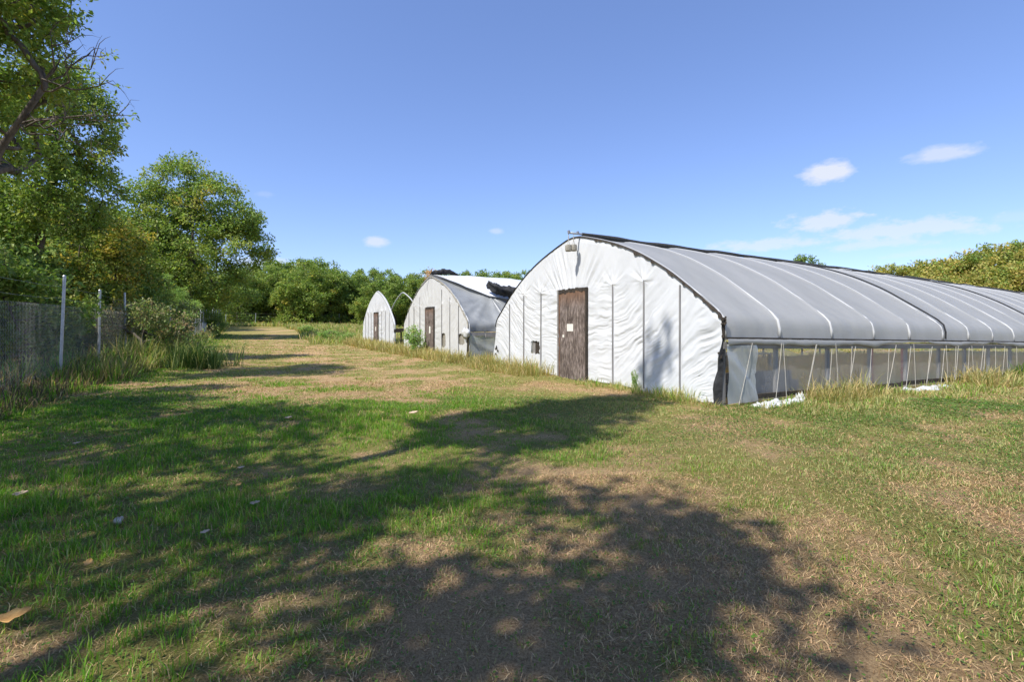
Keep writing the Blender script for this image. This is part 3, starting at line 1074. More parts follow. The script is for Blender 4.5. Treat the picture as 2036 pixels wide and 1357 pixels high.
def scrap(name, x0, y0, lx, ly, hz, seed, label, cat='plastic scrap', rz=HOUSE_ANGLE, bury=0.02, mat='scrap'):
    nx, ny = 48, 18
    rv = []
    for i in range(nx):
        for j in range(ny):
            a, b = i / (nx - 1) - 0.5, j / (ny - 1) - 0.5
            rag = 1 + 0.35 * (float(vnoise(i * 0.4, 3, seed)) - 0.5)
            x = a * lx + 0.05 * ly * (float(vnoise(j * 0.9, i * 0.1, seed + 1)) - 0.5)
            y = b * ly * rag
            c, s = math.cos(rz), math.sin(rz)
            wx, wy = x0 + c * x - s * y, y0 + s * x + c * y
            edge = (1 - (2 * a) ** 6) * (1 - (2 * b) ** 4)
            z = hz * (float(fbm(i * 0.30 + seed, j * 0.36, seed, 3, 0.5)) * 1.9 - 0.55) * edge - bury * (1 - edge)
            rv.append((x, y, float(terrain(wx, wy)) + z))
    me = mesh_np(name, np.array(rv), grid_faces(nx, ny), None, True)
    o = link(name, me, M[mat])
    o.location = (x0, y0, 0)
    o.rotation_euler = (0, 0, rz)
    so = o.modifiers.new('thickness', 'SOLIDIFY')
    so.thickness = 0.004
    return tag(o, label, cat)


x, y = house_pt(0, 0.95, -0.30)
scrap('plastic_scrap', x, y, 1.25, 0.34, 0.09, 1, 'white crumpled film on the grass beside the front corner of the nearest greenhouse')
x, y = house_pt(0, 5.9, -0.32)
scrap('plastic_scrap', x, y, 2.2, 0.38, 0.08, 2, 'long white crumpled film lying along the foot of the hazy curtain')
x, y = house_pt(0, 9.3, -0.32)
scrap('plastic_scrap', x, y, 1.3, 0.30, 0.07, 4, 'small white film scrap near the right end of the hazy curtain')
x, y = house_pt(0, 1.62, -0.22)
scrap('plastic_bag', x, y, 0.17, 0.14, 0.16, 6, 'small white plastic bag standing in the grass at the foot of the curtain', 'plastic bag')
x, y = house_pt(10.47, 0.75, -0.35)
scrap('plastic_scrap', x, y, 0.55, 0.35, 0.16, 7, 'white curled film at the foot of the middle greenhouse corner')

# ---- the middle greenhouse
T2 = 10.47
LEN2 = 14.0
g2 = empty('greenhouse', house_origin(T2), HOUSE_ANGLE)
tag(g2, 'middle greenhouse with sagging roof, torn film and two holes in its front wall', 'greenhouse', 'greenhouses standing in a row along the track')
end_wall(g2, 0.04, 0.022, 5, [('rect', DOOR[0] + 0.02, DOOR[1] - 0.01, -1, 2.02), ('round', 2.28, 2.78, 0.42, 0.98), ('round', 0.35, 0.98, 0.58, 0.98)], M['grey_film'])
battens(g2, [2.0, 2.35, 2.7, 2.55, 2.3, 1.95])
door_parts(g2, 0.0, 2.02, (4.02, 4.20, 0.95, 1.24), None, 4)
MB().box((0.060, HW / 2, BEAM - 0.06), (0.05, 6.1, 0.09)).build('tie_beam', M['timber'], g2)
for yy, zz, hh in ((2.55, 0.70, 0.60), (0.72, 0.80, 0.46)):
    MB().box((0.05, yy + 0.14, zz), (0.02, 0.80, hh)).build('inner_board', M['weight'], g2)
bows2 = [0.03, 1.5, 2.95, 4.4, 5.85, 7.3, 8.75, 10.2, 11.65, 13.1]


def disp2(S, A):
    D = roof_disp(bows2, 0.02, 0.06, 5, 0.03)(S, A)
    th = np.arctan2(S - 1.5, (A - 0.22) * 11)
    D += 0.09 * (vnoise(th * 9, A * 4, 4) - 0.5) * smooth(0.34, 0.12, A) * smooth(3.2, 1.5, S)
    D += 0.05 * (fbm(S * 3.2, A * 40, 6, 3) - 0.5) * smooth(0.30, 0.1, A)
    return D


v, f = arch_sheet(s_samples(LEN2, bows2, 0.09), 0, 61, 0.012, disp2)
link('roof_film', mesh_np('roof_film', v, f, None, True), M['roof_film_old'], g2)
v, f = arch_sheet(np.arange(0, LEN2 + 0.01, 0.3), 60, 121, 0.012, disp2)
link('roof_film', mesh_np('roof_film', v, f, None, True), M['roof_film_old'], g2)
bm2 = bow_mesh(0.026, step=3)
for b in bows2:
    o = link('bow', bm2, M['bow'], g2)
    o.location = (b, 0, -0.012 * b - 0.02)
MB().box((LEN2 / 2, -0.03, 0.98 - 0.006 * LEN2), (LEN2, 0.06, 0.13), Vector((1, 0, -0.012)).to_track_quat('X', 'Z').to_matrix()).build('eave_board', M['lath'], g2)
rv = []
ss = np.linspace(0.02, 6.0, 90)
for s in ss:
    for q in np.linspace(0, 1, 14):
        rv.append((s, -0.06 + 0.09 * (float(vnoise(s * 2.6 + q * 3, q * 3, 1)) - 0.5), -0.05 + 1.02 * q - 0.012 * s))
link('side_curtain', mesh_np('side_curtain', np.array(rv), grid_faces(len(ss), 14), None, True), M['flap'], g2)
MB().tube([(-0.04, 0.02, -0.05), (-0.045, 0.0, 0.5), (-0.03, -0.02, 1.0)], 0.030, 5).build('corner_post', M['rot'], g2)
# ball of gathered film on the corner
rv = []
for i in range(20):
    for j in range(10):
        a, b = 2 * math.pi * i / 19, math.pi * j / 9
        r = 0.17 + 0.10 * (float(vnoise(i * 0.9, j * 0.9, 3)) - 0.5)
        rv.append((-0.10 + 0.7 * r * math.sin(b) * math.cos(a), 0.02 + 1.3 * r * math.sin(b) * math.sin(a), 1.0 + r * math.cos(b)))
link('gathered_film', mesh_np('gathered_film', np.array(rv), grid_faces(20, 10), None, True), M['scrap'], g2)
MB().tube([(1.62, 1.28, 2.30), (2.05, 0.62, 1.72), (2.35, 0.2, 1.28)], 0.022, 6).build('loose_pole', M['bow'], g2)
rv, n = [], 240
seg = _fine[::8]
rf = []
for i, p in enumerate(seg):
    q = i / len(seg)
    wd = 0.012 + 0.07 * max(0.0, float(fbm(q * 40, 1.0, 6, 3)) - 0.45) * 2
    d = seg[min(i + 1, len(seg) - 1)] - seg[max(i - 1, 0)]
    d = d / np.hypot(*d)
    nin = np.array([d[1], -d[0]])
    rv += [(-0.03, p[0] - nin[0] * 0.02, p[1] - nin[1] * 0.02), (-0.045, p[0] + nin[0] * wd, p[1] + nin[1] * wd)]
for i in range(len(seg) - 1):
    rf.append((2 * i, 2 * i + 1, 2 * i + 3, 2 * i + 2))
me = bpy.data.meshes.new('edge_trim')
me.from_pydata(rv, [], rf)
link('edge_trim', me, M['weight'], g2)

# white sheet slumped over the middle roof: its own thing
t_b = np.array([[0.0, 4.0], [0.35, 2.75], [0.7, 1.95], [1.4, 1.30], [2.4, 1.10], [4.5, 1.0], [14.0, 1.0]])
ss = np.linspace(0.02, 13.9, 200)
qn = 40
rv = []
for s in ss:
    tb = np.interp(s, t_b[:, 0], t_b[:, 1]) + 0.07 * (float(fbm(s * 2.0, 0, 2, 3)) - 0.5)
    for j in range(qn):
        t = tb + (5.6 - tb) * j / (qn - 1)
        sagg = 0.05 + 0.10 * float(fbm(s * 0.8, t * 0.8, 4, 3)) + 0.06 * math.exp(-((t - HW / 2) / 0.5) ** 2) * (float(vnoise(s * 1.6, 0, 1)) - 0.2)
        rv.append((s, t, float(arch_z(t)) - 0.012 * s + sagg))
o = link('roof_sheet', mesh_np('roof_sheet', np.array(rv), grid_faces(len(ss), qn), None, True), M['white_film'])
o.location = g2.location
o.rotation_euler = g2.rotation_euler
tag(o, 'bright white sheet slumped over the ridge of the middle greenhouse', 'sheet')


def cloth_lump(name, path, rad, seed, label, squash=0.7):
    rv = []
    ni, nj = 46, 22
    for i in range(ni):
        q = i / (ni - 1)
        k = q * (len(path) - 1)
        a = int(min(k, len(path) - 2))
        c = np.array(path[a]) * (1 - (k - a)) + np.array(path[a + 1]) * (k - a)
        r0 = rad * (0.25 + 0.95 * math.sin(math.pi * min(0.97, 0.06 + q * 0.92)) ** 0.6)
        for j in range(nj):
            th = 2 * math.pi * j / (nj - 1)
            fold = float(vnoise(q * 9 + seed, (j % (nj - 1)) * 0.55, seed)) - 0.5 + 0.7 * (float(vnoise(q * 22, (j % (nj - 1)) * 1.1, seed + 2)) - 0.5)
            r = r0 * (1 + 0.75 * fold)
            rv.append((c[0] + 0.4 * r * math.sin(th * 2), c[1] + r * math.cos(th), c[2] + squash * r * math.sin(th)))
    o = link(name, mesh_np(name, np.array(rv), grid_faces(ni, nj), None, True), M['black_cloth'])
    o.location = g2.location
    o.rotation_euler = g2.rotation_euler
    return tag(o, label, 'shade cloth')


cloth_lump('shade_cloth', [(1.42, 1.45, 2.92), (1.55, 1.25, 2.72), (1.9, 1.1, 2.62), (2.4, 0.95, 2.50), (3.2, 0.85, 2.38), (4.2, 0.8, 2.3)], 0.18, 2, 'black shade cloth bunched on the lower edge of the white roof sheet', 0.9)
cloth_lump('shade_cloth', [(-0.02, 4.10, 3.46), (0.35, 4.1, 3.55), (0.8, 4.12, 3.60), (1.2, 4.1, 3.48)], 0.11, 5, 'black shade cloth rolled on the front peak of the middle greenhouse', 0.7)
MB().tube([(-0.45, 4.45, 3.44), (0.2, 4.13, 3.43)], 0.014, 6).build('ridge_pipe', M['bow'], g2)

# ---- the far greenhouse: front wall and bare frame
T3 = 20.77
g3 = empty('greenhouse', house_origin(T3), HOUSE_ANGLE)
tag(g3, 'farthest greenhouse, only its white front wall and bare bows left', 'greenhouse', 'greenhouses standing in a row along the track')
end_wall(g3, 0.045, 0.045, 6, [('rect', DOOR[0] + 0.02, DOOR[1] - 0.01, -1, 2.05)], M['white_film'])
battens(g3)
door_parts(g3, 0.0, 2.05, (4.10, 4.30, 0.95, 1.2), None, 9)
MB().box((0.060, HW / 2, BEAM - 0.06), (0.05, 6.1, 0.09)).build('tie_beam', M['timber'], g3)
bm3 = bow_mesh(0.034, step=3)
for b in (0.06, 1.6, 3.1, 4.6, 6.1):
    o = link('bow', bm3, M['bow'] if b != 3.1 else M['bow'], g3)
    o.location = (b, 0, 0.03 if b == 0.06 else 0)
for tt in (-0.02, HW + 0.02):
    MB().box((3.6, tt, 0.99), (7.2, 0.05, 0.16)).build('eave_board', M['rot'], g3)
    for b in (0.4, 1.6, 3.1, 4.6, 6.1):
        MB().box((b, tt + (0.055 if tt < 0 else -0.055), 0.45), (0.07, 0.05, 0.95)).build('post', M['rot'], g3)
# a strip of film still folded round the right edge of the wall
v, f = arch_sheet(np.linspace(0, 0.06, 3), 3, 62, 0.0, lambda S, A: 0.03 * np.sin(A * 40) * S - 0.10 * S * smooth(0.2, 0.5, A))
link('film_strip', mesh_np('film_strip', v, f, None, True), M['white_film'], g3)


# ------------------------------------------------------------------ fences
FV = -3.73
fence = empty('chain_link_fence', (*uv_pt(13.9, FV), 0), math.atan2(U[1], U[0]))   # local x runs along the track
tag(fence, 'long galvanised chain link fence with tall posts along the left of the track', 'fence')


def fence_z(u, vv=FV):
    return float(terrain(*uv_pt(u, vv)))


post_me = MB().tube([(0, 0, -0.3), (0.0, 0.0, 1.2), (0.0, 0, 2.27)], 0.030, 8).tube([(0, 0, 2.27), (0, 0, 2.295)], [0.034, 0.02], 8).mesh('post', False)
FENCE_U = [7.6, 10.75] + [13.9 + 3.12 * k for k in range(20)]
rf_ = random.Random(5)
for u in FENCE_U:
    o = link('post', post_me, M['steel'], fence)
    o.location = (u - 13.9, rf_.uniform(-0.03, 0.03), fence_z(u) - (0.12 if u > 14 and u < 18 else 0))
    o.rotation_euler = (rf_.uniform(-0.02, 0.02) + (0.03 if abs(u - 13.9) < 0.1 else 0), rf_.uniform(-0.015, 0.015), 0)


def netting(length, height, pitch, wire, name):
    """woven zigzag wires, three-sided"""
    V_, F_ = [], []
    n = int(length / pitch)
    rows = int(height / (pitch * 0.62))
    dz = height / rows
    for i in range(n + 1):
        pts = []
        for j in range(rows + 1):
            sgn = 1 if (j % 2 == 0) else -1
            pts.append((i * pitch + sgn * pitch * 0.5, 0.006 * sgn, j * dz))
        b = len(V_)
        for (x, y, z) in pts:
            V_.append((x - wire, y - wire * 0.6, z))
            V_.append((x + wire, y - wire * 0.6, z))
            V_.append((x, y + wire, z))
        for j in range(len(pts) - 1):
            for k in range(3):
                a0, a1 = b + j * 3 + k, b + j * 3 + (k + 1) % 3
                F_.append((a0, a1, a1 + 3, a0 + 3))
    return mesh_np(name, np.array(V_), np.array(F_))


net_near = netting(3.12, 1.62, 0.062, 0.0016, 'netting')
net_far = netting(3.12, 1.62, 0.10, 0.0013, 'netting')
for i in range(len(FENCE_U) - 1):
    u = FENCE_U[i]
    o = link('netting', net_near if u < 16 else net_far, M['net_wire'], fence)
    z0, z1 = fence_z(u), fence_z(FENCE_U[i + 1])
    o.location = (u - 13.9, -0.04, z0 + 0.02)
    o.rotation_euler = (0.0, -math.atan2(z1 - z0, 3.12), 0)
    o['kind'] = 'stuff'
for hz, sag in ((2.02, 0.03), (1.78, 0.05)):
    pts = []
    for i in range(len(FENCE_U) - 1):
        for q in (0, 0.25, 0.5, 0.75):
            u = FENCE_U[i] + q * 3.12
            pts.append((u - 13.9, -0.035, fence_z(u) + hz - sag * 4 * q * (1 - q) - 0.10 * math.sin(u * 0.3) * 0.3))
    MB().tube(pts, 0.0022, 4).build('wire', M['steel'], fence)

sheet_me = None


def fence_sheet(u, du, h, lab, seed):
    nx, nz = 22, 16
    x0, y0 = uv_pt(u, FV + 0.12)
    rv = []
    for i in range(nx):
        for j in range(nz):
            q = j / (nz - 1)
            rv.append(((i / (nx - 1) - 0.5) * du, 0.10 * (float(vnoise(i * 0.6, q * 2, seed)) - 0.5), q * h * (1 - 0.10 * float(vnoise(i * 0.5, 9, seed)))))
    o = link('sheet_panel', mesh_np('sheet_panel', np.array(rv), grid_faces(nx, nz), None, True), M['scrap'])
    so = o.modifiers.new('thickness', 'SOLIDIFY')
    so.thickness = 0.01
    o.location = (x0, y0, float(terrain(x0, y0)))
    o.rotation_euler = (0, 0, math.atan2(U[1], U[0]))
    tag(o, lab, 'panel')


fence_sheet(47.5, 4.2, 1.35, 'white sheet hung on the fence under the big round tree', 1)
fence_sheet(63.0, 5.0, 1.3, 'farther small white sheet on the fence beyond the big round tree', 3)

bf = empty('boundary_fence', (*uv_pt(88, -8), 0), HOUSE_ANGLE)
tag(bf, 'low wire fence with thin grey posts in front of the far treeline', 'fence')
bpost = MB().tube([(0, 0, -0.2), (0, 0, 2.1)], 0.055, 6).mesh('post')
lastp = []
for k in range(15):
    s = k * 4.1
    x, y = uv_pt(88 - 0.12 * s, -8 + s)
    o = link('post', bpost, M['steel'], bf)
    lx = s
    o.location = (lx, -0.12 * s, float(terrain(x, y)))
    o.rotation_euler = (rf_.uniform(-0.06, 0.06), rf_.uniform(-0.06, 0.06), 0)
    lastp.append((lx, -0.12 * s, float(terrain(x, y))))
for h in (0.5, 1.0, 1.5, 1.95):
    MB().tube([(a, b, c + h) for a, b, c in lastp], 0.006, 4).build('wire', M['dull_steel'], bf)


# ------------------------------------------------------------------ trees
PAL = {
    'oak': [((0.062, 0.090, 0.018), 5), ((0.092, 0.122, 0.025), 4), ((0.135, 0.145, 0.035), 1.6), ((0.21, 0.16, 0.03), 0.25)],
    'deep': [((0.052, 0.082, 0.018), 5), ((0.080, 0.108, 0.025), 3.5), ((0.12, 0.132, 0.03), 1.6)],
    'autumn': [((0.062, 0.090, 0.020), 3.5), ((0.125, 0.125, 0.025), 2.2), ((0.24, 0.17, 0.025), 0.7), ((0.18, 0.085, 0.025), 0.22)],
    'olive': [((0.105, 0.112, 0.028), 3), ((0.155, 0.135, 0.035), 3), ((0.20, 0.15, 0.045), 1.4), ((0.070, 0.110, 0.022), 1.5)],
    'pine': [((0.115, 0.170, 0.040), 3), ((0.15, 0.19, 0.055), 2)],
    'shrub': [((0.085, 0.100, 0.034), 3), ((0.15, 0.105, 0.062), 2), ((0.060, 0.095, 0.024), 2)],
    'rusty': [((0.22, 0.13, 0.07), 3), ((0.28, 0.17, 0.09), 2), ((0.09, 0.10, 0.03), 2)],
    'weed': [((0.075, 0.135, 0.030), 3), ((0.13, 0.17, 0.05), 2), ((0.22, 0.20, 0.10), 0.6)],
}


def pick_cols(r, pal, n):
    c = np.array([p[0] for p in PAL[pal]])
    w = np.array([p[1] for p in PAL[pal]])
    return c[r.choice(len(c), n, p=w / w.sum())]


def leaf_arrays(r, ctr, rad, per, size, pal, droop=0.35, aspect=0.55, flat=0.5, aim=None):
    n = len(ctr) * per
    ci = np.repeat(np.arange(len(ctr)), per)
    off = r.normal(0, 1, (n, 3))
    off /= np.linalg.norm(off, axis=1)[:, None]
    off *= (r.random(n) ** 0.45)[:, None]
    rr = np.repeat(rad, per) if hasattr(rad, '__len__') else np.full(n, rad)
    pos = ctr[ci] + off * rr[:, None] * np.array([1, 1, 0.75])
    ax = r.normal(0, 1, (n, 3)) + off * 0.8
    ax[:, 2] -= droop
    if aim is not None:
        ax = off * 1.2 + np.array(aim) + r.normal(0, 0.3, (n, 3))
    ax /= np.linalg.norm(ax, axis=1)[:, None]
    nr = r.normal(0, 1, (n, 3)) * (1 - flat) + np.array([0, 0, 1]) * flat
    side = np.cross(ax, nr)
    side /= np.linalg.norm(side, axis=1)[:, None] + 1e-9
    up = np.cross(side, ax)
    L = size * r.uniform(0.65, 1.3, n)
    W = L * aspect * r.uniform(0.8, 1.2, n)
    b = pos
    tip = pos + ax * L[:, None]
    mid = pos + ax * (L * 0.48)[:, None]
    fold = (W * 0.22)[:, None] * up
    l = mid + side * (W / 2)[:, None] + fold
    rgt = mid - side * (W / 2)[:, None] + fold
    verts = np.stack([b, rgt, tip, l], 1).reshape(-1, 3)
    k = np.arange(n) * 4
    tris = np.stack([np.stack([k, k + 1, k + 2], -1), np.stack([k, k + 2, k + 3], -1)], 1).reshape(-1, 3)
    base = pick_cols(r, pal, len(ctr))[ci] * 0.55 + pick_cols(r, pal, n) * 0.45
    base = 2.7 * base * r.uniform(0.72, 1.3, (n, 1)) * (1 + r.normal(0, 0.06, (n, 3)))
    cols = np.repeat(np.clip(base, 0.005, 1), 4, 0)
    return verts, tris, cols


def grow_tree(seed, trunk, lobes, ncl, per, leaf, cl_rad, pal, trunk_r, extra_twigs=(), gap=0.42, aspect=0.55, sides=5, shell=0.35):
    """trunk: list of points; lobes: (x, y, z, rx, ry, rz, weight). returns trunk mesh, crown mesh"""
    r = np.random.default_rng(seed)
    lo = np.array(lobes, float)
    w = lo[:, 6] * lo[:, 3] * lo[:, 4] * lo[:, 5]
    pts = []
    tries = 0
    while len(pts) < ncl and tries < ncl * 40:
        tries += 1
        k = r.choice(len(lo), p=w / w.sum())
        d = r.normal(0, 1, 3)
        d /= np.linalg.norm(d)
        q = (shell + (1 - shell) * r.random()) ** 0.55
        p = lo[k, :3] + d * lo[k, 3:6] * q
        if fbm(p[0] * 0.55 + p[2] * 0.31, p[1] * 0.55 + p[2] * 0.47, seed, 2) < gap * r.uniform(0.75, 1.15):
            continue
        pts.append(p)
    pts = np.array(pts)
    # skeleton: every cluster joins the nearest wood below or inside it
    T = [np.array(p, float) for p in trunk]
    nodes, parent = [], []
    for i, p in enumerate(T):
        if i:
            for q in (0.33, 0.66):
                nodes.append(T[i - 1] * (1 - q) + p * q)
                parent.append(len(nodes) - 2)
        nodes.append(p)
        parent.append(len(nodes) - 2)
    ntrunk = len(nodes)
    base = T[min(len(T) - 1, max(1, len(T) // 2))]
    order = np.argsort(np.linalg.norm(pts - base, axis=1))
    nd = np.zeros((ntrunk + 3 * len(pts) + 5, 3))
    nd[:ntrunk] = nodes
    cnt = ntrunk
    par = list(parent)
    tips = []
    min_z = T[0][2] + 0.28 * (T[-1][2] - T[0][2])
    for i in order:
        p = pts[i]
        c = nd[:cnt]
        dd = np.linalg.norm(c - p, axis=1) * (1 + 0.7 * (c[:, 2] > p[2] - 0.05)) + 100 * (c[:, 2] < min_z)
        j = int(np.argmin(dd))
        a = nd[j].copy()
        up = np.array([0, 0, 0.10 * np.linalg.norm(p - a)])
        for q in (0.35, 0.7, 1.0):
            nd[cnt] = a * (1 - q) + p * q + (up if q < 1 else 0) + r.normal(0, 0.05, 3) * np.linalg.norm(p - a) * (q < 1)
            par.append(j)
            j = cnt
            cnt += 1
        tips.append(j)
    weight = np.zeros(cnt)
    weight[tips] = 1
    for i in range(cnt - 1, 0, -1):
        if par[i] >= 0:
            weight[par[i]] += weight[i]
    total = max(weight.max(), 1)
    rad = trunk_r * (np.maximum(weight, 0.6) / total) ** 0.47
    m = MB()
    kids = {}
    for i in range(cnt):
        kids.setdefault(par[i], []).append(i)
    started = [0]
    while started:
        s0 = started.pop()
        chain = [s0]
        if par[s0] >= 0:
            chain = [par[s0], s0]
        cur = s0
        while cur in kids:
            ks = sorted(kids[cur], key=lambda q: -weight[q])
            chain.append(ks[0])
            started += ks[1:]
            cur = ks[0]
        rr = [rad[c] for c in chain]
        if par[s0] >= 0:
            rr[0] = min(rr[0], rr[1] * 1.15)
        else:
            rr[0] *= 1.35
        m.tube([nd[c] for c in chain], rr, sides if rr[0] > 0.04 else 3, cap=False)
    for tw, r0 in extra_twigs:
        n = len(tw)
        m.tube(tw, [r0 * (1 - 0.8 * i / (n - 1)) for i in range(n)], 4, cap=False)
    crads = cl_rad * r.uniform(0.7, 1.35, len(pts))
    lv, lf, lc = leaf_arrays(r, pts, crads, per, leaf, pal, aspect=aspect)
    return m.mesh('trunk', True), mesh_np('crown', lv, lf, lc)


def tree_obj(meshes, loc, rz, scale, label, cat='tree', group=None, name='tree', crown_name='crown', trunk_name='trunk'):
    z = float(terrain(loc[0], loc[1])) - 0.05
    e = empty(name, (loc[0], loc[1], z), rz)
    e.scale = scale if hasattr(scale, '__len__') else (scale, scale, scale)
    link(trunk_name, meshes[0], M['bark'], e)
    link(crown_name, meshes[1], M['leaf'], e)
    return tag(e, label, cat, group)


# -- leaning tree at the left edge, its twigs reaching over the frame
tw = []
rt = np.random.default_rng(3)


def twig(p0, p1, n=7, j=0.10):
    p0, p1 = np.array(p0, float), np.array(p1, float)
    out = []
    for i in range(n):
        q = i / (n - 1)
        out.append(tuple(p0 * (1 - q) + p1 * q + rt.normal(0, j, 3) * (0 < i < n - 1) + np.array([0, 0, 0.12 * math.sin(math.pi * q)])))
    return out


limb_tip = (2.55, 0.0, 5.85)
spots = [(4.25, 0.2, 5.45), (3.9, -0.2, 6.35), (3.7, 0.3, 6.75), (4.0, 0.1, 5.95), (3.35, -0.3, 7.0), (3.6, 0.2, 5.2), (3.2, -0.2, 4.8), (4.0, 0.1, 5.25), (3.0, 0.1, 6.6), (3.5, 0.2, 4.55)]
tuft_pts = []
for sp in spots:
    t = twig(limb_tip if sp[2] > 5.6 else (2.1, 0, 5.2), sp, 7, 0.07)
    tw.append((t, 0.022))
    for q in (3, 4, 5):
        for _ in range(2):
            e = np.array(t[q]) + rt.normal(0, 0.22, 3) + np.array([0.15, 0, 0.12])
            tw.append((twig(t[q], e, 4, 0.03), 0.008))
    tuft_pts.append(sp)
lean = grow_tree(11, [(0, 0, 0), (0.35, 0, 1.6), (0.95, 0, 3.2), (1.75, 0, 4.75), (2.6, 0, 5.95)],
                 [(0.8, 0.3, 8.2, 1.6, 1.6, 1.2, 1), (1.9, 0.0, 7.9, 1.15, 1.4, 0.75, 1.2), (1.5, 0.4, 6.6, 1.0, 1.3, 0.6, 0.9), (0.4, 0.4, 6.4, 1.5, 1.7, 1.0, 0.9), (0.9, 0.7, 5.2, 1.2, 1.5, 0.7, 0.6)],
                 230, 85, 0.115, 0.34, 'oak', 0.115, tw, aspect=0.45)
# a few leaves on the reaching twigs
lv, lf, lc = leaf_arrays(np.random.default_rng(4), np.array(tuft_pts), 0.13, 11, 0.11, 'oak', aspect=0.4)
x0, y0 = -11.75, 9.6
ln = tree_obj(lean, (x0, y0), 0.0, 1.0, 'tall tree at the left edge with a leaning trunk and bare reaching twigs')
link('twig_leaves', mesh_np('twig_leaves', lv, lf, lc), M['leaf'], ln)

# -- tall pale-trunked tree behind it
A = grow_tree(21, [(0, 0, 0), (0.1, 0, 2.2), (0.35, 0.1, 4.2), (0.75, 0.1, 6.0), (0.8, 0.2, 8.0), (0.7, 0.1, 9.4)],
              [(0.9, 0, 7.6, 1.75, 1.9, 2.2, 1), (1.2, 0, 5.6, 1.5, 1.8, 1.5, 0.9), (-0.9, 0, 6.8, 1.8, 1.8, 2.0, 0.8), (0.3, 0, 4.6, 1.9, 1.9, 1.0, 0.5)],
              300, 92, 0.125, 0.37, 'oak', 0.14, gap=0.50, aspect=0.5)
tree_obj(A, (-15.4, 15.6), 0.0, (0.92, 1.0, 1.0), 'tall airy green tree behind the leaning one, its trunk forked')

# -- yellowing understorey
B = grow_tree(31, [(0, 0, 0), (0.1, 0, 1.5), (0.0, 0.1, 3.0), (0.2, 0, 4.6)],
              [(0, 0, 3.9, 2.2, 2.0, 1.7, 1), (1.0, 0, 2.6, 1.9, 1.8, 1.4, 1), (-1.0, 0, 2.5, 1.8, 1.8, 1.5, 1), (0.2, 0.2, 1.4, 1.9, 1.9, 1.0, 0.7)],
              300, 90, 0.125, 0.36, 'autumn', 0.10, gap=0.36)
tree_obj(B, (-16.3, 18.3), 0.4, (1.05, 1.05, 1.06), 'yellowing bushy tree behind the fence between the leaning and the round tree', group='yellowing trees behind the fence')
tree_obj(B, (-21.6, 24.8), 2.2, (1.25, 1.25, 1.12), 'farther yellowing bushy tree against the left side of the big round tree', group='yellowing trees behind the fence')
Cc = grow_tree(41, [(0, 0, 0), (0.1, 0, 1.2), (-0.1, 0.1, 2.4), (0.1, 0, 3.6)],
               [(0, 0, 2.9, 2.0, 2.0, 1.3, 1), (1.1, 0, 1.6, 1.7, 1.7, 1.2, 1), (-1.1, 0, 1.6, 1.7, 1.7, 1.3, 1)],
               230, 90, 0.12, 0.36, 'deep', 0.08, gap=0.34)
UND = 'dark green understorey trees behind the fence'
for (x, y, rz, sc, lab) in ((-12.8, 10.9, 0.3, 1.0, 'dark green bushy tree behind the fence at the left edge of the photo'),
                            (-16.4, 13.8, 1.9, 1.25, 'taller dark green tree filling the gap behind the first fence post'),
                            (-15.8, 15.2, 3.9, 0.9, 'dark green bushy tree behind the second fence post'),
                            (-20.3, 21.6, 4.4, 1.1, 'dark green bushy tree beyond the third fence post'),
                            (-20.5, 17.5, 1.0, 1.5, 'dark tree deep behind the yellowing bushy tree'),
                            (-25.5, 29.5, 5.2, 1.25, 'dark low tree at the foot of the big round tree')):
    tree_obj(Cc, (x, y), rz, sc, lab, group=UND)

# -- the big round tree
R = grow_tree(51, [(0, 0, 0), (0.1, 0, 2.2), (-0.2, 0.1, 4.6), (0.3, 0, 7.2), (0.3, 0.2, 10.0), (0.2, 0, 12.6)],
              [(-0.3, 0, 12.2, 2.4, 2.6, 2.3, 0.9), (-2.8, 0, 9.2, 2.8, 3.0, 3.0, 1), (2.6, 0, 10.0, 2.7, 3.0, 2.4, 1), (3.4, 0, 6.9, 2.8, 3.0, 2.3, 1), (-3.0, 0, 5.6, 2.8, 3.0, 2.3, 0.9), (0.3, -0.8, 7.5, 3.3, 3.3, 3.4, 0.8),
               (4.7, 0, 8.9, 1.3, 1.6, 1.0, 0.8), (1.6, 0, 4.2, 3.0, 3.0, 1.4, 0.8), (3.2, 0.5, 3.4, 1.8, 2.0, 1.5, 0.6), (-3.6, 0, 3.2, 2.4, 2.4, 1.6, 0.7), (-4.2, 0, 8.0, 2.0, 2.2, 2.2, 0.8)],
              720, 84, 0.21, 0.64, 'oak', 0.24, gap=0.34)
tree_obj(R, (-26.4, 40.0), 0.0, (1.06, 1.0, 1.05), 'big round-headed oak-like tree standing over the fence left of the track')

# -- bright young pine
P = grow_tree(61, [(0, 0, 0), (0.0, 0, 1.5), (0.05, 0, 3.0), (0, 0, 4.3)],
              [(0, 0, 3.6, 0.7, 0.7, 0.8, 1), (0.4, 0, 2.6, 1.2, 1.1, 0.8, 1), (-0.3, 0, 1.8, 1.4, 1.3, 0.7, 1)],
              80, 150, 0.17, 0.30, 'pine', 0.06, aspect=0.09, gap=0.3)
tree_obj(P, (-19.2, 27.6), 0.0, 0.95, 'bright yellow-green young pine in front of the big round tree')

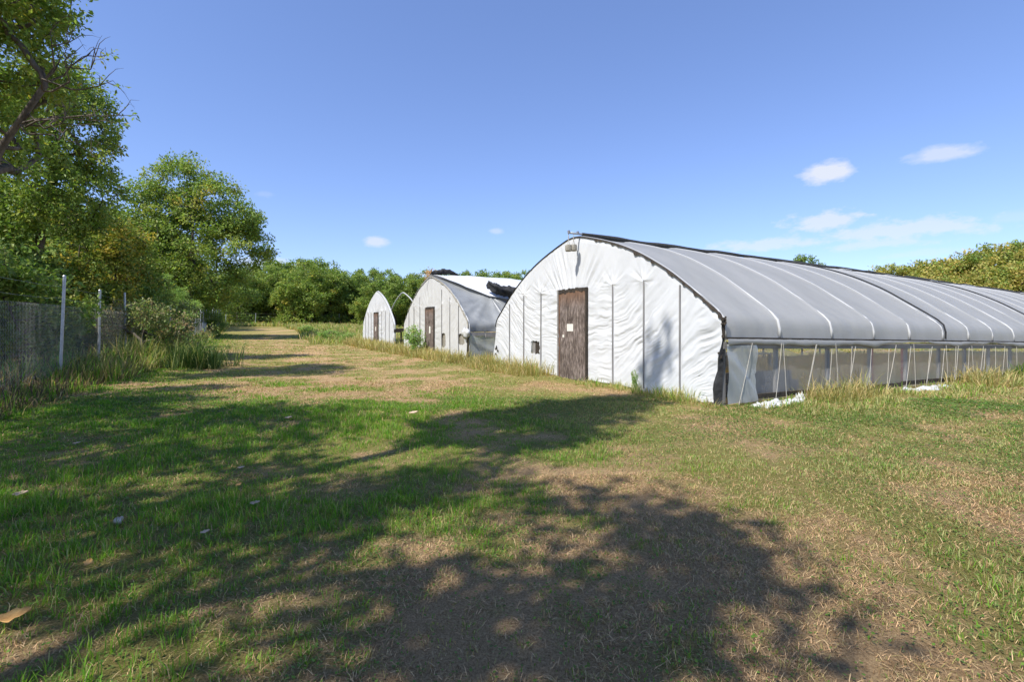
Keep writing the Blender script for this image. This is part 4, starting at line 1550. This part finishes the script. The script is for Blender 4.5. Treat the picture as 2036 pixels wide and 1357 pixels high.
# -- shared meshes for the far woods and the trees outside the frame
FAR = []
for k, (pal, hgt, wd) in enumerate((('deep', 10.2, 3.6), ('oak', 10.8, 3.9), ('deep', 9.2, 4.0), ('oak', 11.4, 3.4), ('olive', 10.0, 4.0), ('olive', 9.0, 3.6), ('rusty', 9.8, 2.6))):
    q = np.random.default_rng(70 + k)
    lob = [(0, 0, hgt * 0.80, wd * 0.62, wd * 0.62, hgt * 0.19, 1)]
    for a in range(6):
        th = a * 1.05 + q.uniform(-0.3, 0.3)
        zz = hgt * q.uniform(0.34, 0.74)
        lob.append((math.cos(th) * wd * 0.52, math.sin(th) * wd * 0.52, zz, wd * q.uniform(0.42, 0.58), wd * q.uniform(0.42, 0.58), hgt * q.uniform(0.12, 0.19), 1))
    lob.append((0, 0, hgt * 0.26, wd * 0.7, wd * 0.7, hgt * 0.13, 0.7))
    lob.append((0, 0, hgt * 0.12, wd * 0.85, wd * 0.85, hgt * 0.10, 0.8))
    FAR.append(grow_tree(80 + k, [(0, 0, 0), (q.uniform(-.2, .2), 0, hgt * 0.25), (q.uniform(-.3, .3), 0.1, hgt * 0.5), (0, 0, hgt * 0.85)], lob, 250, 56, 0.28, 0.60, pal, 0.17, gap=0.38, sides=4))

SPARSE = []
for k in range(2):
    q = np.random.default_rng(170 + k)
    lob = [(0, 0, 8.6, 2.3, 2.3, 1.8, 1)]
    for a in range(6):
        th_ = a * 1.05 + q.uniform(-0.3, 0.3)
        lob.append((math.cos(th_) * 2.0, math.sin(th_) * 2.0, q.uniform(4.5, 7.8), 1.6, 1.6, 1.3, 1))
    SPARSE.append(grow_tree(180 + k, [(0, 0, 0), (0.1, 0, 2.6), (-0.2, 0.1, 5.2), (0, 0, 8.8)], lob, 104, 60, 0.22, 0.64, 'oak', 0.17, gap=0.52, sides=4))
SPIRE = grow_tree(191, [(0, 0, 0), (0, 0, 5), (0, 0, 10), (0, 0, 15.5)], [(0, 0, 15.3, 0.14, 0.14, 0.5, 3), (0, 0, 14.4, 0.26, 0.26, 0.7, 2), (0, 0, 13.1, 0.48, 0.48, 0.9, 1), (0, 0, 11.4, 0.8, 0.8, 1.1, 1), (0.1, 0, 9.4, 1.0, 1.0, 1.2, 0.6)], 115, 55, 0.20, 0.30, 'deep', 0.12, gap=0.34, sides=4)

# far treeline across the end of the field
rw = random.Random(12)
far_spots = []
k = 0
for px in np.arange(455, 1075, 20):
    Y = 84 + rw.uniform(-4, 7) - (px - 450) * 0.012
    far_spots.append(((px - 1018) / F * Y + rw.uniform(-0.8, 0.8), Y, rw.choice((0, 1, 2, 3)), rw.uniform(0.84, 1.06)))
for px in np.arange(465, 1075, 34):
    Y = 96 + rw.uniform(-3, 5)
    far_spots.append(((px - 1018) / F * Y, Y, rw.choice((0, 1, 2, 3)), rw.uniform(1.0, 1.14)))
for x, y, kind, sc in far_spots:
    dz = float(terrain(x, y))
    px = 1018 + F * x / y
    want = 1.27 + (648 - (541 if px > 660 else 524)) / F * y - dz       # treetop height wanted at this place
    s = want / (10.2, 10.8, 9.2, 11.4)[kind] * sc * 0.97
    tree_obj(FAR[kind], (x, y), rw.uniform(0, 6.28), (s * 1.1, s * 1.1, s), 'leafy green tree in the far treeline across the end of the field', group='far treeline across the end of the field')
tree_obj(FAR[6], ((862 - 1018) / F * 80, 80.0), 0.5, (0.85, 0.85, 1.0), 'reddish tree showing above the peak of the middle greenhouse')
tree_obj(FAR[1], ((606 - 1018) / F * 79, 79.0), 1.5, (1.15, 1.15, 1.04), 'taller rounded tree at the left end of the far treeline')
# trees along the fence farther down the track
for i, (u, v_, kd, sc) in enumerate(((52, -10, 0, 1.0), (62, -7.5, 3, 1.0), (70, -6.5, 1, 0.95), (77, -8, 2, 1.0), (58, -15, 1, 1.2), (46, -13, 0, 1.1), (36, -11, 2, 1.0), (30, -12, 0, 1.0), (40, -17, 3, 1.2), (25, -13, 1, 1.05))):
    tree_obj(FAR[kd], uv_pt(u, v_), i * 1.3, sc, 'leafy tree in the dense wood behind the fence on the left', group='wood behind the left fence')
# trees right, beyond the long roof
ri = random.Random(3)
for i, (px, ty, Y, kd) in enumerate(((1715, 541, 62, 5), (1755, 530, 60, 4), (1795, 520, 56, 5), (1835, 520, 58, 4), (1875, 512, 55, 5), (1915, 508, 50, 4), (1950, 488, 50, 4), (1985, 478, 48, 1), (2022, 482, 46, 4), (2060, 478, 46, 5), (2100, 486, 46, 4), (1900, 545, 44, 5), (1975, 525, 42, 5), (2040, 520, 41, 4), (1820, 545, 50, 4))):
    x = (px - 1018) / F * Y
    h = 1.27 + (648 - ty) / F * Y - float(terrain(x, Y))
    s = h / (10.2, 10.8, 9.2, 11.4, 10.0, 9.0, 9.8)[kd]
    lab = 'yellowing tree in the wood beyond the long roof at right' if kd != 1 else 'one deep green treetop in the yellowing wood at right'
    tree_obj(FAR[kd], (x, Y), ri.uniform(0, 6), (s * 1.05, s * 1.05, s), lab, group='yellowing wood beyond the long roof')
sm = grow_tree(131, [(0, 0, 0), (0.1, 0, 3.5), (-0.2, 0, 6.5), (0.2, 0, 9.0)], [(-0.3, 0, 8.3, 1.6, 1.6, 1.6, 1), (1.9, 0, 7.6, 1.3, 1.3, 1.3, 0.8), (-2.3, 0, 7.2, 1.2, 1.2, 0.9, 0.6), (0.2, 0, 6.2, 2.2, 2.0, 1.4, 0.8)],
                130, 44, 0.24, 0.50, 'deep', 0.14, gap=0.5)
h = 1.27 + (648 - 506) / F * 58
tree_obj(sm, ((1604 - 1018) / F * 58, 58.0), 0.0, (0.92, 0.92, (h + 0.35) / 9.9), 'single small airy treetop showing over the ridge of the long roof')
# trees left of and behind the camera: only their shade falls into the picture
for i, (x, y, kd, sc) in enumerate(((-4.95, -1.8, 0, (0.68, 0.68, 1.0)), (-4.94, 0.98, 3, (1.0, 1.0, 1.0)), (-8.0, 0.4, 2, (0.85, 0.85, 1.0)), (-11.6, 2.6, 1, (0.9, 0.9, 1.0)), (-7.6, -2.8, 1, (0.8, 0.8, 0.95)), (-14.5, 6.5, 2, (0.8, 0.8, 0.9)), (-10.2, 5.6, 0, (0.42, 0.42, 0.8)), (-10.4, -1.2, 0, (0.7, 0.7, 0.9)))):
    tree_obj(SPIRE if kd == 3 else SPARSE[kd % 2], (x, y), i * 0.9, sc, 'leafy tree outside the left edge of the photo that shades the foreground grass', group='trees outside the left edge')

# ------------------------------------------------------------------ shrubs and single plants
S1 = grow_tree(141, [(0, 0, 0), (0.05, 0, 0.4), (0.1, 0, 0.9), (0, 0, 1.6)], [(0, 0, 1.45, 1.6, 1.2, 0.65, 1), (1.0, 0, 1.0, 1.1, 1.0, 0.6, 0.8), (-1.0, 0, 1.1, 1.1, 1.0, 0.6, 0.8)], 170, 40, 0.075, 0.22, 'shrub', 0.05, gap=0.46)
tree_obj(S1, uv_pt(19.4, -3.25), 0.3, (1.0, 1.0, 1.12), 'brown-twigged shrub growing through the fence right of the second post', 'shrub', 'shrubs along the fence', 'shrub', trunk_name='stems')
tree_obj(S1, uv_pt(22.6, -3.3), 2.0, (1.15, 1.15, 1.2), 'farther brownish shrub at the fence behind the tall grass tussock', 'shrub', 'shrubs along the fence', 'shrub', trunk_name='stems')
S2 = grow_tree(151, [(0, 0, 0), (0.05, 0, 0.4), (0.1, 0, 0.9), (0, 0, 1.6)], [(0, 0, 1.3, 1.3, 1.0, 0.55, 1), (0.4, 0, 0.75, 1.2, 1.0, 0.5, 0.8), (-0.2, 0, 0.28, 1.2, 1.0, 0.28, 0.9)], 190, 60, 0.11, 0.25, 'deep', 0.04, gap=0.32, aspect=0.3)
tree_obj(S2, (-14.7, 18.8), 0.0, (1.15, 1.15, 1.6), 'feathery dark green shrub leaning over the fence above the brown shrub', 'shrub', None, 'shrub', trunk_name='stems')
tree_obj(S2, uv_pt(50.5, -3.5), 1.0, (0.95, 0.95, 1.25), 'dark shrub against the fence beside the white sheet', 'shrub', None, 'shrub', trunk_name='stems')
S3 = grow_tree(161, [(0, 0, 0), (0.02, 0, 0.3), (0, 0, 0.7), (0, 0, 1.1)], [(0, 0, 0.85, 0.50, 0.45, 0.35, 1), (0.1, 0, 0.45, 0.5, 0.4, 0.3, 0.8)], 95, 26, 0.07, 0.10, 'weed', 0.03, gap=0.3, aspect=0.45)
x, y = house_pt(T2, -0.55, 4.55)
tree_obj(S3, (x, y), 0.0, (1.05, 1.05, 1.12), 'leafy weed bush growing in front of the middle greenhouse door', 'bush', None, 'bush', trunk_name='stems')
tree_obj(S3, ((1258 - 1018) / F * 9.5, 9.35), 0.5, (0.15, 0.15, 0.38), 'small green seedling at the foot of the nearest white wall', 'plant', None, 'seedling', trunk_name='stems')
for (px, Y, sx, sz, lab) in ((655, 37.0, 1.9, 0.85, 'low grey-green bush on the right side of the track'), (612, 50.0, 2.0, 0.8, 'farther low bush on the right side of the track'), (690, 35.0, 1.2, 0.75, 'small weedy bush left of the farthest greenhouse')):
    tree_obj(S3, ((px - 1018) / F * Y, Y), Y, (sx, sx, sz), lab, 'bush', 'low bushes right of the track', 'bush', trunk_name='stems')


# ------------------------------------------------------------------ grass
def blades(base, h, w, az, lean, col, tipcol=None, curl=0.9):
    n = len(base)
    dv = np.stack([np.cos(az), np.sin(az), np.zeros(n)], -1)
    fa = az + np.pi / 2 + rng.uniform(-0.9, 0.9, n)
    pv = np.stack([np.cos(fa), np.sin(fa), np.zeros(n)], -1)
    zv = np.array([0, 0, 1.0])
    up = np.sqrt(np.clip(1 - np.minimum(lean, 0.97) ** 2, 0.03, 1))
    mid = base + dv * (h * lean * 0.42)[:, None] + zv * (h * (0.35 + 0.25 * up))[:, None] * np.minimum(1, up + 0.15)[:, None]
    tip = base + dv * (h * lean)[:, None] + zv * (h * up * curl)[:, None]
    hw = (w / 2)[:, None]
    vs = np.stack([base - pv * hw, base + pv * hw, mid - pv * hw * 0.85, mid + pv * hw * 0.85, tip], 1).reshape(-1, 3)
    k = np.arange(n) * 5
    tr = np.stack([np.stack([k, k + 1, k + 3], -1), np.stack([k, k + 3, k + 2], -1), np.stack([k + 2, k + 3, k + 4], -1)], 1).reshape(-1, 3)
    c = np.repeat(col[:, None, :], 5, 1)
    if tipcol is not None:
        c[:, 4] = tipcol
    return vs, tr, c.reshape(-1, 3)


class Heap:
    def __init__(self):
        self.v, self.t, self.c, self.n = [], [], [], 0

    def add(self, v, t, c):
        self.v.append(v)
        self.t.append(t + self.n)
        self.c.append(c)
        self.n += len(v)

    def build(self, name, mat, label=None, cat=None):
        o = link(name, mesh_np(name, np.concatenate(self.v), np.concatenate(self.t), np.concatenate(self.c)), mat)
        tag(o, label, cat, None, 'stuff')
        return o


def wedge(n, y0, y1, pad=0.7):
    Y = np.sqrt(rng.uniform(y0 * y0, y1 * y1, n))
    X = rng.uniform(-1, 1, n) * (1.075 * Y + pad)
    return X, Y


HB = [(0, LEN1), (T2, LEN2), (T3, 7.2)]


def in_house(x, y, pad=0.0):
    r = np.zeros(len(x), bool)
    px, py = x - ORIGIN1[0], y - ORIGIN1[1]
    s = px * V[0] + py * V[1]
    t = px * U[0] + py * U[1]
    for t0, ln in HB:
        r |= (s > -0.02 - pad) & (s < ln) & (t > t0 - 0.03 - pad) & (t < t0 + HW + 0.03 + pad)
    return r


GREEN = np.array([[0.110, 0.290, 0.018], [0.165, 0.340, 0.024], [0.240, 0.350, 0.038], [0.150, 0.260, 0.030]])
PALEG = np.array([[0.38, 0.385, 0.15], [0.45, 0.41, 0.17], [0.32, 0.36, 0.13]])
STRAW = np.array([[0.50, 0.35, 0.16], [0.56, 0.42, 0.21], [0.40, 0.25, 0.125], [0.45, 0.295, 0.15]])
GOLD = np.array([[0.48, 0.37, 0.155], [0.40, 0.335, 0.12], [0.54, 0.43, 0.21], [0.30, 0.285, 0.09]])
THATCH = np.array([[0.44, 0.265, 0.130], [0.56, 0.36, 0.19], [0.20, 0.120, 0.052], [0.54, 0.39, 0.205], [0.30, 0.255, 0.085]])


def cols_from(tab, n, jit=0.22):
    return np.clip(tab[rng.integers(0, len(tab), n)] * rng.uniform(1 - jit, 1 + jit, (n, 1)), 0.005, 1)


def lawn_tufts(heap, n, y0, y1, per, h0, h1, wmin, spread):
    x, y = wedge(n, y0, y1)
    u, v = uv_of(x, y)
    d = path_dry(x, y)
    keep = (~in_house(x, y, 0.05)) & (v > -4.2) & (rng.random(n) > smooth(0.10, 1.0, d) * 0.80)
    x, y, d = x[keep], y[keep], d[keep]
    n = len(x)
    k = rng.poisson(per, n) + 2
    i = np.repeat(np.arange(n), k)
    m = len(i)
    az = rng.uniform(0, 2 * np.pi, m)
    sp = spread * np.sqrt(rng.random(m))
    bx = x[i] + np.cos(az) * sp
    by = y[i] + np.sin(az) * sp
    lush = smooth(0.55, 0.12, d)[i]
    tall = (fbm(bx * 1.3, by * 1.3, 2, 2)) * 1.3 + 0.25
    h = rng.uniform(h0, h1, m) * (0.55 + 0.65 * lush) * tall
    dist = np.hypot(bx, by)
    w = np.maximum(rng.uniform(0.0024, 0.0048, m), wmin * dist)
    ub, vb = uv_of(bx, by)
    opn = np.maximum(smooth(0.8, 3.6, vb) * smooth(0.5, 2.0, bx * 0.6 + by * 0.2 - 0.3), smooth(9.5, 13.0, by) * smooth(-3.0, -0.5, vb))
    h = h * (0.86 - 0.30 * opn)
    base = np.stack([bx, by, terrain(bx, by) - 0.004], -1)
    far = smooth(4, 10, dist)
    g = cols_from(GREEN, m)
    pg = cols_from(PALEG, m)
    st = cols_from(STRAW, m)
    q = rng.random(m)
    palep = 0.14 + 0.66 * opn
    dryp = 0.05 + 0.45 * smooth(0.25, 0.75, d[i]) + 0.20 * opn
    c = np.where((q < dryp)[:, None], st, np.where((q < dryp + palep * 0.75)[:, None], pg, g))
    lean = np.clip(rng.normal(0.45, 0.22, m), 0.05, 0.95)
    heap.add(*blades(base, h, w, az + rng.normal(0, 0.5, m), lean, c))


def thatch(heap, n, y0, y1, wmin, l0, l1):
    x, y = wedge(n, y0, y1)
    u, v = uv_of(x, y)
    d = path_dry(x, y)
    keep = (~in_house(x, y, 0.0)) & (v > -4.4) & (rng.random(n) < 0.22 + 0.9 * smooth(0.2, 0.7, d))
    bare = fbm(x * 1.9 + 5, y * 1.9, 7, 3)
    keep &= ~((bare > 0.60) & (d > 0.5) & (rng.random(n) < 0.8))
    x, y = x[keep], y[keep]
    m = len(x)
    h = rng.uniform(l0, l1, m)
    w = np.maximum(rng.uniform(0.0016, 0.0034, m), wmin * np.hypot(x, y))
    lean = np.clip(rng.normal(0.93, 0.10, m), 0.4, 0.99)
    base = np.stack([x, y, terrain(x, y) + rng.uniform(0.0, 0.008, m)], -1)
    heap.add(*blades(base, h, w, rng.uniform(0, 6.283, m), lean, cols_from(THATCH, m, 0.3)))


def clover(heap, n, y0, y1, size):
    x, y = wedge(n, y0, y1)
    u, v = uv_of(x, y)
    d = path_dry(x, y)
    patch = fbm(x * 1.1 + 9, y * 1.1, 3, 3)
    keep = (~in_house(x, y, 0.0)) & (v > -4.2) & (rng.random(n) < smooth(0.36, 0.56, patch) * smooth(0.95, 0.30, d) + 0.10)
    x, y = x[keep], y[keep]
    m = len(x)
    az = rng.uniform(0, 6.283, m)
    L = size * rng.uniform(0.7, 1.4, m) * np.maximum(1, np.hypot(x, y) / 4.5)
    z = terrain(x, y) + rng.uniform(0.005, 0.030, m)
    a = np.stack([np.cos(az), np.sin(az), rng.uniform(-0.3, 0.5, m)], -1)
    p = np.stack([-np.sin(az), np.cos(az), rng.uniform(-0.4, 0.4, m)], -1)
    b = np.stack([x, y, z], -1)
    vs = np.stack([b, b + (a * 0.5 - p * 0.36) * L[:, None], b + a * L[:, None], b + (a * 0.5 + p * 0.36) * L[:, None]], 1).reshape(-1, 3)
    k = np.arange(m) * 4
    tr = np.stack([np.stack([k, k + 1, k + 2], -1), np.stack([k, k + 2, k + 3], -1)], 1).reshape(-1, 3)
    c = np.repeat(cols_from(np.array([[0.095, 0.185, 0.026], [0.135, 0.225, 0.04], [0.12, 0.155, 0.036]]), m), 4, 0)
    heap.add(vs, tr, c)


lawn = Heap()
lawn_tufts(lawn, 4600, 1.0, 3.6, 8, 0.030, 0.100, 0.0009, 0.035)
lawn_tufts(lawn, 19000, 3.4, 8.0, 6, 0.030, 0.090, 0.0009, 0.045)
lawn_tufts(lawn, 32000, 7.8, 18.0, 4, 0.03, 0.085, 0.0010, 0.07)
lawn_tufts(lawn, 42000, 17.0, 48.0, 2, 0.05, 0.13, 0.0011, 0.12)
lawn.build('lawn_grass', M['blade'], 'patchy short green grass covering the ground', 'grass')
cl = Heap()
clover(cl, 130000, 1.0, 8.5, 0.014)
cl.build('ground_cover', M['leaf'], 'tiny low leafy weeds among the grass', 'ground cover')
th = Heap()
thatch(th, 150000, 1.0, 4.2, 0.0008, 0.016, 0.050)
thatch(th, 100000, 4.0, 11.0, 0.0008, 0.025, 0.07)
thatch(th, 45000, 10.5, 30.0, 0.0010, 0.04, 0.11)
th.build('dry_thatch', M['straw'], 'brown dead grass lying over the soil', 'dry grass')


def tall_patch(heap, pts, h0, h1, wmin, tabs, per=7, spread=0.12, lean_mu=0.52, head=0.0):
    """pts (n,2) world; tabs: list of (colour table, share)"""
    n = len(pts)
    k = rng.poisson(per, n) + 2
    i = np.repeat(np.arange(n), k)
    m = len(i)
    az = rng.uniform(0, 6.283, m)
    sp = spread * np.sqrt(rng.random(m))
    bx = pts[i, 0] + np.cos(az) * sp
    by = pts[i, 1] + np.sin(az) * sp
    hs = rng.uniform(0.45, 1.2, n)[i]
    h = rng.uniform(h0, h1, m) * hs
    dist = np.hypot(bx, by)
    w = np.maximum(rng.uniform(0.003, 0.006, m), wmin * dist)
    q = rng.random(m)
    c = np.zeros((m, 3))
    acc = 0.0
    for tab, share in tabs:
        sel = (q >= acc) & (q < acc + share)
        c[sel] = cols_from(tab, int(sel.sum()))
        acc += share
    c[q >= acc] = cols_from(tabs[0][0], int((q >= acc).sum()))
    lean = np.clip(rng.normal(lean_mu, 0.25, m), 0.05, 0.96)
    base = np.stack([bx, by, terrain(bx, by) - 0.01], -1)
    heap.add(*blades(base, h, w, az + rng.normal(0, 0.4, m), lean, c))


def hp(n, t0, s0, s1, ta, tb):
    s = rng.uniform(s0, s1, n)
    t = rng.uniform(ta, tb, n)
    p = ORIGIN1[None] + U[None] * (t0 + t)[:, None] + V[None] * s[:, None]
    return p


dry = Heap()
GT = [(GOLD, 0.62), (PALEG, 0.28), (STRAW, 0.10)]
GT2 = [(GOLD, 0.42), (PALEG, 0.38), (GREEN, 0.20)]
# along the foot of the nearest wall and its long side
tall_patch(dry, hp(190, 0, -0.55, -0.06, 4.9, 8.6), 0.22, 0.62, 0.0010, GT)
tall_patch(dry, hp(130, 0, -1.0, -0.4, 5.2, 8.8), 0.12, 0.34, 0.0010, GT)
tall_patch(dry, hp(130, 0, -0.45, -0.06, -0.1, 3.5), 0.08, 0.24, 0.0010, GT2)
tall_patch(dry, hp(40, 0, -0.35, -0.06, 0.5, 1.3), 0.15, 0.36, 0.0010, GT2)
pp = hp(1500, 0, 0.2, 16, -1.35, -0.12)
dens = fbm(pp[:, 0] * 0.8, pp[:, 1] * 0.8, 2, 2)
pq = pp[dens > 0.40]
tall_patch(dry, pq, 0.06, 0.20, 0.0010, GT2, 6, 0.14, 0.6)
tall_patch(dry, hp(105, 0, 1.75, 3.4, -0.75, -0.12), 0.20, 0.58, 0.0010, GT, 7, 0.14, 0.58)
tall_patch(dry, hp(30, 0, 3.3, 4.4, -0.6, -0.15), 0.12, 0.36, 0.0010, GT2, 7, 0.14, 0.6)
tall_patch(dry, hp(16, 0, 0.1, 1.5, -0.7, -0.45), 0.10, 0.30, 0.0010, GT2, 7, 0.14, 0.6)
tall_patch(dry, hp(105, 0, 7.1, 9.0, -0.9, -0.15), 0.22, 0.60, 0.0010, GT, 7, 0.14, 0.58)
tall_patch(dry, hp(80, 0, 10.0, 14.0, -0.9, -0.1), 0.25, 0.5, 0.0010, GT2)
# inside, seen through the curtain
pi_ = hp(1500, 0, 1.2, 20, 1.2, 7.8)
tall_patch(dry, pi_, 0.12, 0.36, 0.0011, [(STRAW, 0.7), (GOLD, 0.3)], 6, 0.16)
# round the other two greenhouses and the field beyond
tall_patch(dry, hp(360, 8.6, -0.7, 2.5, -0.6, 2.3), 0.2, 0.55, 0.0010, GT)
tall_patch(dry, hp(420, T2, -1.1, -0.06, -0.4, 8.6), 0.22, 0.62, 0.0010, GT)
tall_patch(dry, hp(420, T2 + 8.0, -1.0, 6.0, 0.2, 2.4), 0.3, 0.70, 0.0010, GT)
tall_patch(dry, hp(420, T3, -1.3, -0.06, -0.6, 9.2), 0.25, 0.72, 0.0010, GT)
pf = hp(3800, T3, -3.2, 11, 8.5, 52)
df = fbm(pf[:, 0] * 0.25, pf[:, 1] * 0.25, 4, 3)
uu, vv_ = uv_of(pf[:, 0], pf[:, 1])
tall_patch(dry, pf[(vv_ > 3.6 + 2.2 * (df - 0.5) + 0.02 * (uu - 30))], 0.3, 0.85, 0.0011, GT2, 6, 0.3)
pf = hp(1500, T3, 0.3, 9, 0.2, 8)
tall_patch(dry, pf, 0.3, 0.7, 0.0011, GT2, 6, 0.25)
dry.build('tall_dry_grass', M['blade'], 'tall yellow dry grass along the greenhouse walls and in the field', 'dry grass')

# weeds along the fence
wd = Heap()


def fp(n, u0, u1, v0, v1):
    u = rng.uniform(u0, u1, n)
    v = rng.uniform(v0, v1, n)
    return np.stack(uv_pt(u, v), -1)


WB = np.array([[0.12, 0.085, 0.055], [0.17, 0.12, 0.08], [0.09, 0.075, 0.045]])
WG = [(GREEN, 0.38), (PALEG, 0.22), (GOLD, 0.15), (WB, 0.25)]
tall_patch(wd, fp(420, 8, 16, -5.4, -3.3), 0.2, 0.62, 0.0010, [(WB, 0.5), (GREEN, 0.25), (STRAW, 0.25)], 8, 0.16)
tall_patch(wd, fp(460, 13.5, 20, -4.4, -2.6), 0.25, 0.85, 0.0010, WG, 9, 0.16)
tall_patch(wd, fp(160, 13.8, 17.5, -3.4, -2.7), 0.25, 0.65, 0.0010, [(GOLD, 0.5), (STRAW, 0.25), (GREEN, 0.25)], 8, 0.14)
tall_patch(wd, fp(500, 20, 42, -4.6, -2.9), 0.35, 0.95, 0.0010, WG, 8, 0.2)
tall_patch(wd, fp(500, 40, 80, -4.8, -3.0), 0.3, 0.9, 0.0011, [(GOLD, 0.4), (PALEG, 0.3), (GREEN, 0.3)], 8, 0.25)
tall_patch(wd, fp(320, 7, 14.5, -3.7, -2.9), 0.10, 0.35, 0.0010, [(WB, 0.45), (STRAW, 0.2), (GREEN, 0.35)], 8, 0.14)
tall_patch(wd, fp(420, 78, 87, -6, 14), 0.4, 1.0, 0.0011, [(GOLD, 0.5), (PALEG, 0.3), (GREEN, 0.2)], 8, 0.3)
wd.build('fence_weeds', M['blade'], 'tangled weeds and dead stalks along the left fence', 'weeds')


# the big grass tussock by the fence, and two smaller ones at the right
def tussock(x, y, n, h0, h1, spread, tabs, label, lean=0.45):
    hh = Heap()
    a = rng.uniform(0, 6.283, n)
    r_ = spread * 0.62 * np.abs(rng.normal(0, 1, n))
    tall_patch(hh, np.stack([x + np.cos(a) * r_, y + np.sin(a) * r_], -1), h0, h1, 0.0009, tabs, 10, 0.1, lean)
    o = link('grass_tussock', mesh_np('grass_tussock', np.concatenate(hh.v), np.concatenate(hh.t), np.concatenate(hh.c)), M['blade'])
    tag(o, label, 'grass tussock', 'tall grass tussocks')


DG = np.array([[0.045, 0.095, 0.022], [0.060, 0.115, 0.028], [0.080, 0.13, 0.035]])
tussock(-9.55, 14.9, 130, 0.55, 1.10, 0.75, [(DG, 0.85), (PALEG, 0.15)], 'large dark green grass tussock beside the track below the fence shrubs', 0.5)
tussock(-11.0, 14.6, 80, 0.6, 1.2, 0.5, [(DG, 0.5), (PALEG, 0.3), (GOLD, 0.2)], 'tall pale green grass tussock left of the large dark one', 0.35)
x, y = house_pt(0, 10.55, -0.30)
tussock(x, y, 16, 0.30, 0.62, 0.14, [(DG, 0.5), (GREEN, 0.5)], 'bright green grass clump against the hazy curtain near the right edge', 0.35)
x, y = house_pt(0, 11.55, -0.32)
tussock(x, y, 16, 0.25, 0.50, 0.25, [(DG, 0.5), (GREEN, 0.5)], 'lower green grass clump at the right edge beside the curtain', 0.4)


# fallen leaves and a stone on the lawn
def fallen_leaf(px, py, size, rz, label, mat='pale_leaf', curl=0.25):
    Y = CAM_H * F / (py - 648)
    X = (px - 1018) / F * Y
    n = 9
    rv = []
    for i in range(n):
        q = i / (n - 1)
        wd_ = 0.30 * math.sin(math.pi * min(1, q * 0.97 + 0.03)) ** 0.8 * (1 + 0.25 * math.sin(q * 17))
        for j in (-1, -0.5, 0, 0.5, 1):
            rv.append(((q - 0.5) * size, j * wd_ * size, size * (0.10 * abs(j) ** 1.5 + curl * (q - 0.4) ** 2) + 0.012))
    o = link('fallen_leaf', mesh_np('fallen_leaf', np.array(rv), grid_faces(n, 5), None, True), M[mat])
    so = o.modifiers.new('thickness', 'SOLIDIFY')
    so.thickness = 0.001
    o.location = (X, Y, float(terrain(X, Y)) + 0.035)
    o.rotation_euler = (0.22, -0.1, rz)
    tag(o, label, 'leaf', 'fallen leaves on the lawn')


fallen_leaf(28, 1252, 0.12, 0.45, 'large orange-brown fallen leaf at the lower left edge', 'dead_leaf')
fallen_leaf(42, 994, 0.10, 0.2, 'pale brown fallen leaf near the left edge above the stone')
fallen_leaf(474, 973, 0.055, 1.2, 'small tan fallen leaf in the shade right of the stone', 'dead_leaf')
fallen_leaf(480, 940, 0.06, 0.1, 'pale fallen leaf lying farther back, behind the small tan one')
fallen_leaf(174, 1140, 0.06, 2.0, 'reddish fallen leaf below and left of the stone', 'dead_leaf')
fallen_leaf(508, 1012, 0.07, 0.0, 'grey-brown fallen leaf right of the stone')
fallen_leaf(408, 1075, 0.05, 0.6, 'pinkish fallen leaf below and right of the stone')
fallen_leaf(574, 842, 0.09, 0.3, 'far pale fallen leaf on the lit edge of the shade')
fallen_leaf(153, 890, 0.07, 0.3, 'fallen leaf on the lit patch at the far left of the lawn')
fallen_leaf(822, 830, 0.12, 0.3, 'pale fallen leaf in the middle of the lawn before the greenhouses')

Y = CAM_H * F / (1042 - 648)
X = (236 - 1018) / F * Y
rv = []
for i in range(13):
    for j in range(8):
        a, b = 2 * math.pi * i / 12, math.pi * j / 7
        r_ = 0.030 * (1 + 1.1 * (float(vnoise((i % 12) * 0.7, j * 0.9, 2)) - 0.5))
        rv.append((1.1 * r_ * math.sin(b) * math.cos(a), r_ * math.sin(b) * math.sin(a), 0.75 * r_ * math.cos(b)))
o = link('stone', mesh_np('stone', np.array(rv), grid_faces(13, 8), None, False), M['stone'])
o.location = (X, Y, float(terrain(X, Y)) + 0.035)
tag(o, 'small pale stone in the shaded grass at the left', 'stone')
